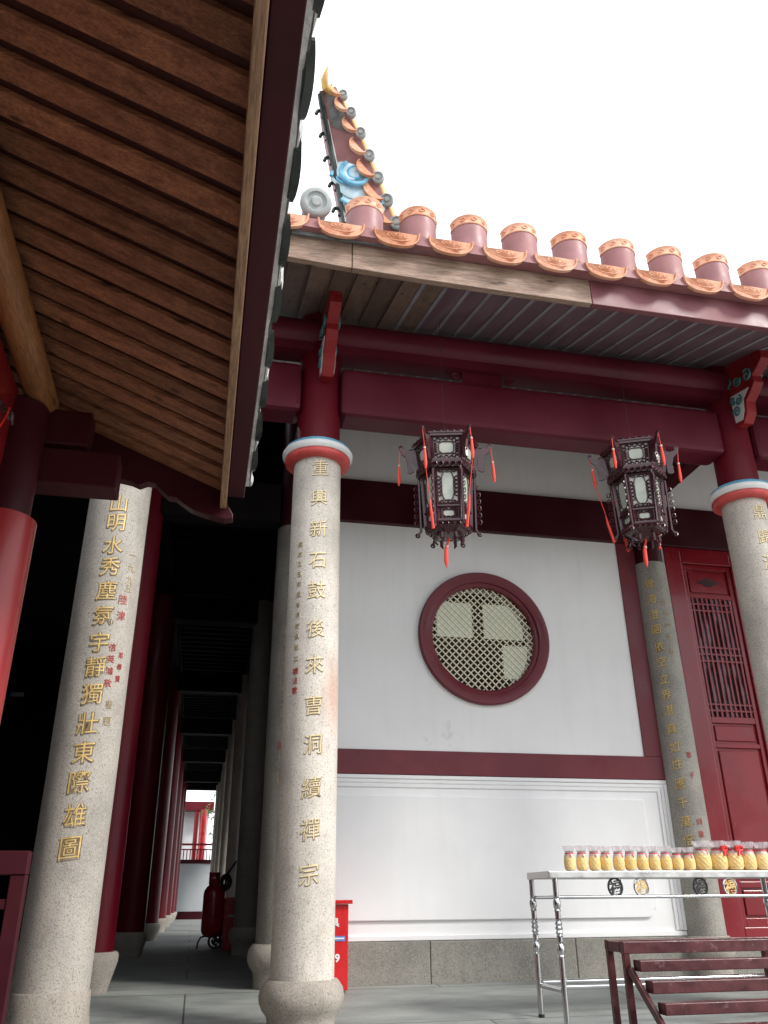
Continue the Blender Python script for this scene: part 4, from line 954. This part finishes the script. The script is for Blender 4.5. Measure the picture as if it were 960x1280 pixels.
for k in range(13):
    yy = 4.385-.100*k; zz = .415-.083*k
    MB().box(xa+.030, xb_-.065, yy-.075, yy, zz-.050-.004*(k % 2), zz).build('step', 'rack', rk, bevel=.004)

# ------------------------------------------------------------------ extinguisher box by the wall
bx_ = thing('extinguisher_box', (1.18, 8.1, 0), 'tall red fire extinguisher box between the pale column and the white wall', 'box')
q = MB(); q.box(1.0, 1.355, 8.0, 8.22, .0, .665); q.build('body', 'fire_red', bx_, bevel=.006)
q = MB(); q.box(.985, 1.385, 7.96, 8.24, .667, .70); q.build('lid', 'fire_red', bx_, bevel=.005)
q = MB(); q.box(1.215, 1.325, 7.994, 7.999, .375, .415); q.build('sticker', 'plate_blue', bx_)
q = MB(); 
for i, ch in enumerate('119'): write_flat(q, ch, .085, lambda u, v, w: (1.155+.052*i+u, 7.996-w, .245+v), .002, .003)
write_flat(q, '具', .075, lambda u, v, w: (1.235+u, 7.996-w, .52+v), .002, .002)
q.build('lettering', 'white', bx_)
q = MB(); q.box(1.225, 1.315, 7.990, 7.993, .39, .402); q.build('sticker_line', 'white', bx_)

# ------------------------------------------------------------------ wheeled extinguisher and second box in the corridor
we = thing('wheeled_extinguisher', (.36, 15.3, 0), 'dark red wheeled fire extinguisher standing in the corridor', 'extinguisher')
q = MB(); q.lathe([(0, .16), (.08, .165), (.13, .19), (.165, .23), (.178, .28), (.178, .80), (.165, .86), (.12, .92), (.07, .945), (0, .95)], (.34, 15.3, 0), 32); q.build('tank', 'fire_red_dark', we, smooth=True)
q = MB(); q.lathe([(.085, .93), (.095, .96), (.095, 1.11), (.10, 1.13), (.08, 1.13), (.08, .96)], (.33, 15.3, 0), 24, a0=.5, a1=5.7); q.build('valve_guard', 'fire_red_dark', we, smooth=True)
q = MB(); q.box(.29, .345, 15.195, 15.2, 1.03, 1.06); q.build('guard_label', 'white', we)
for sx in (.14, .32):
    w_ = MB(); w_.tube([(.36+sx*.55, 15.36+.105*math.cos(a), .115+.105*math.sin(a)) for a in [j*math.pi/12 for j in range(24)]], .024, 8, closed=True)
for (wx, wy) in ((.40, 15.2), (.50, 15.42)):
    w_ = MB(); w_.tube([(wx+.10*math.cos(a), wy, .112+.10*math.sin(a)) for a in [j*math.pi/12 for j in range(24)]], .02, 8, closed=True).rod((wx, wy-.02, .112), (wx, wy+.02, .112), .06)
    wo = w_.build('wheel', 'black', we, smooth=True)
    h_ = MB(); h_.rod((wx-.03, wy-.028, .14), (wx-.03, wy-.02, .14), .013).rod((wx+.02, wy-.028, .09), (wx+.02, wy-.02, .09), .013); h_.build('hub_bolt', 'white', wo)
q = MB(); q.tube([(.25, 15.25, .19), (.17, 15.22, .17), (.13, 15.2, .10), (.12, 15.2, .01)], .014, 8).tube([(.47, 15.3, .25), (.50, 15.3, .9), (.53, 15.28, 1.1), (.66, 15.2, 1.30)], .017, 8); q.build('carriage', 'black', we, smooth=True)
q = MB()
for k in range(4): q.tube([(.51+(.085-.012*k)*math.cos(a), 15.18+.02*k, .98+(.115-.015*k)*math.sin(a)) for a in [j*math.pi/10 for j in range(20)]], .019, 8, closed=True)
q.build('hose', 'black', we, smooth=True)
b2_ = thing('extinguisher_cabinet', (.66, 15.0, 0), 'narrow dark red metal cabinet behind the wheeled extinguisher', 'cabinet')
q = MB(); q.box(.50, .80, 14.85, 15.1, 0, .72); q.build('body', 'fire_red_dark', b2_, bevel=.006)
q = MB(); q.box(.49, .81, 14.83, 15.12, .722, .75); q.build('lid', 'fire_red_dark', b2_, bevel=.004)
q = MB(); q.box(.56, .66, 14.845, 14.849, .47, .50); q.build('sticker', 'foot_grey', b2_)

bpy.data.objects.remove(_fo); bpy.data.curves.remove(_fc)
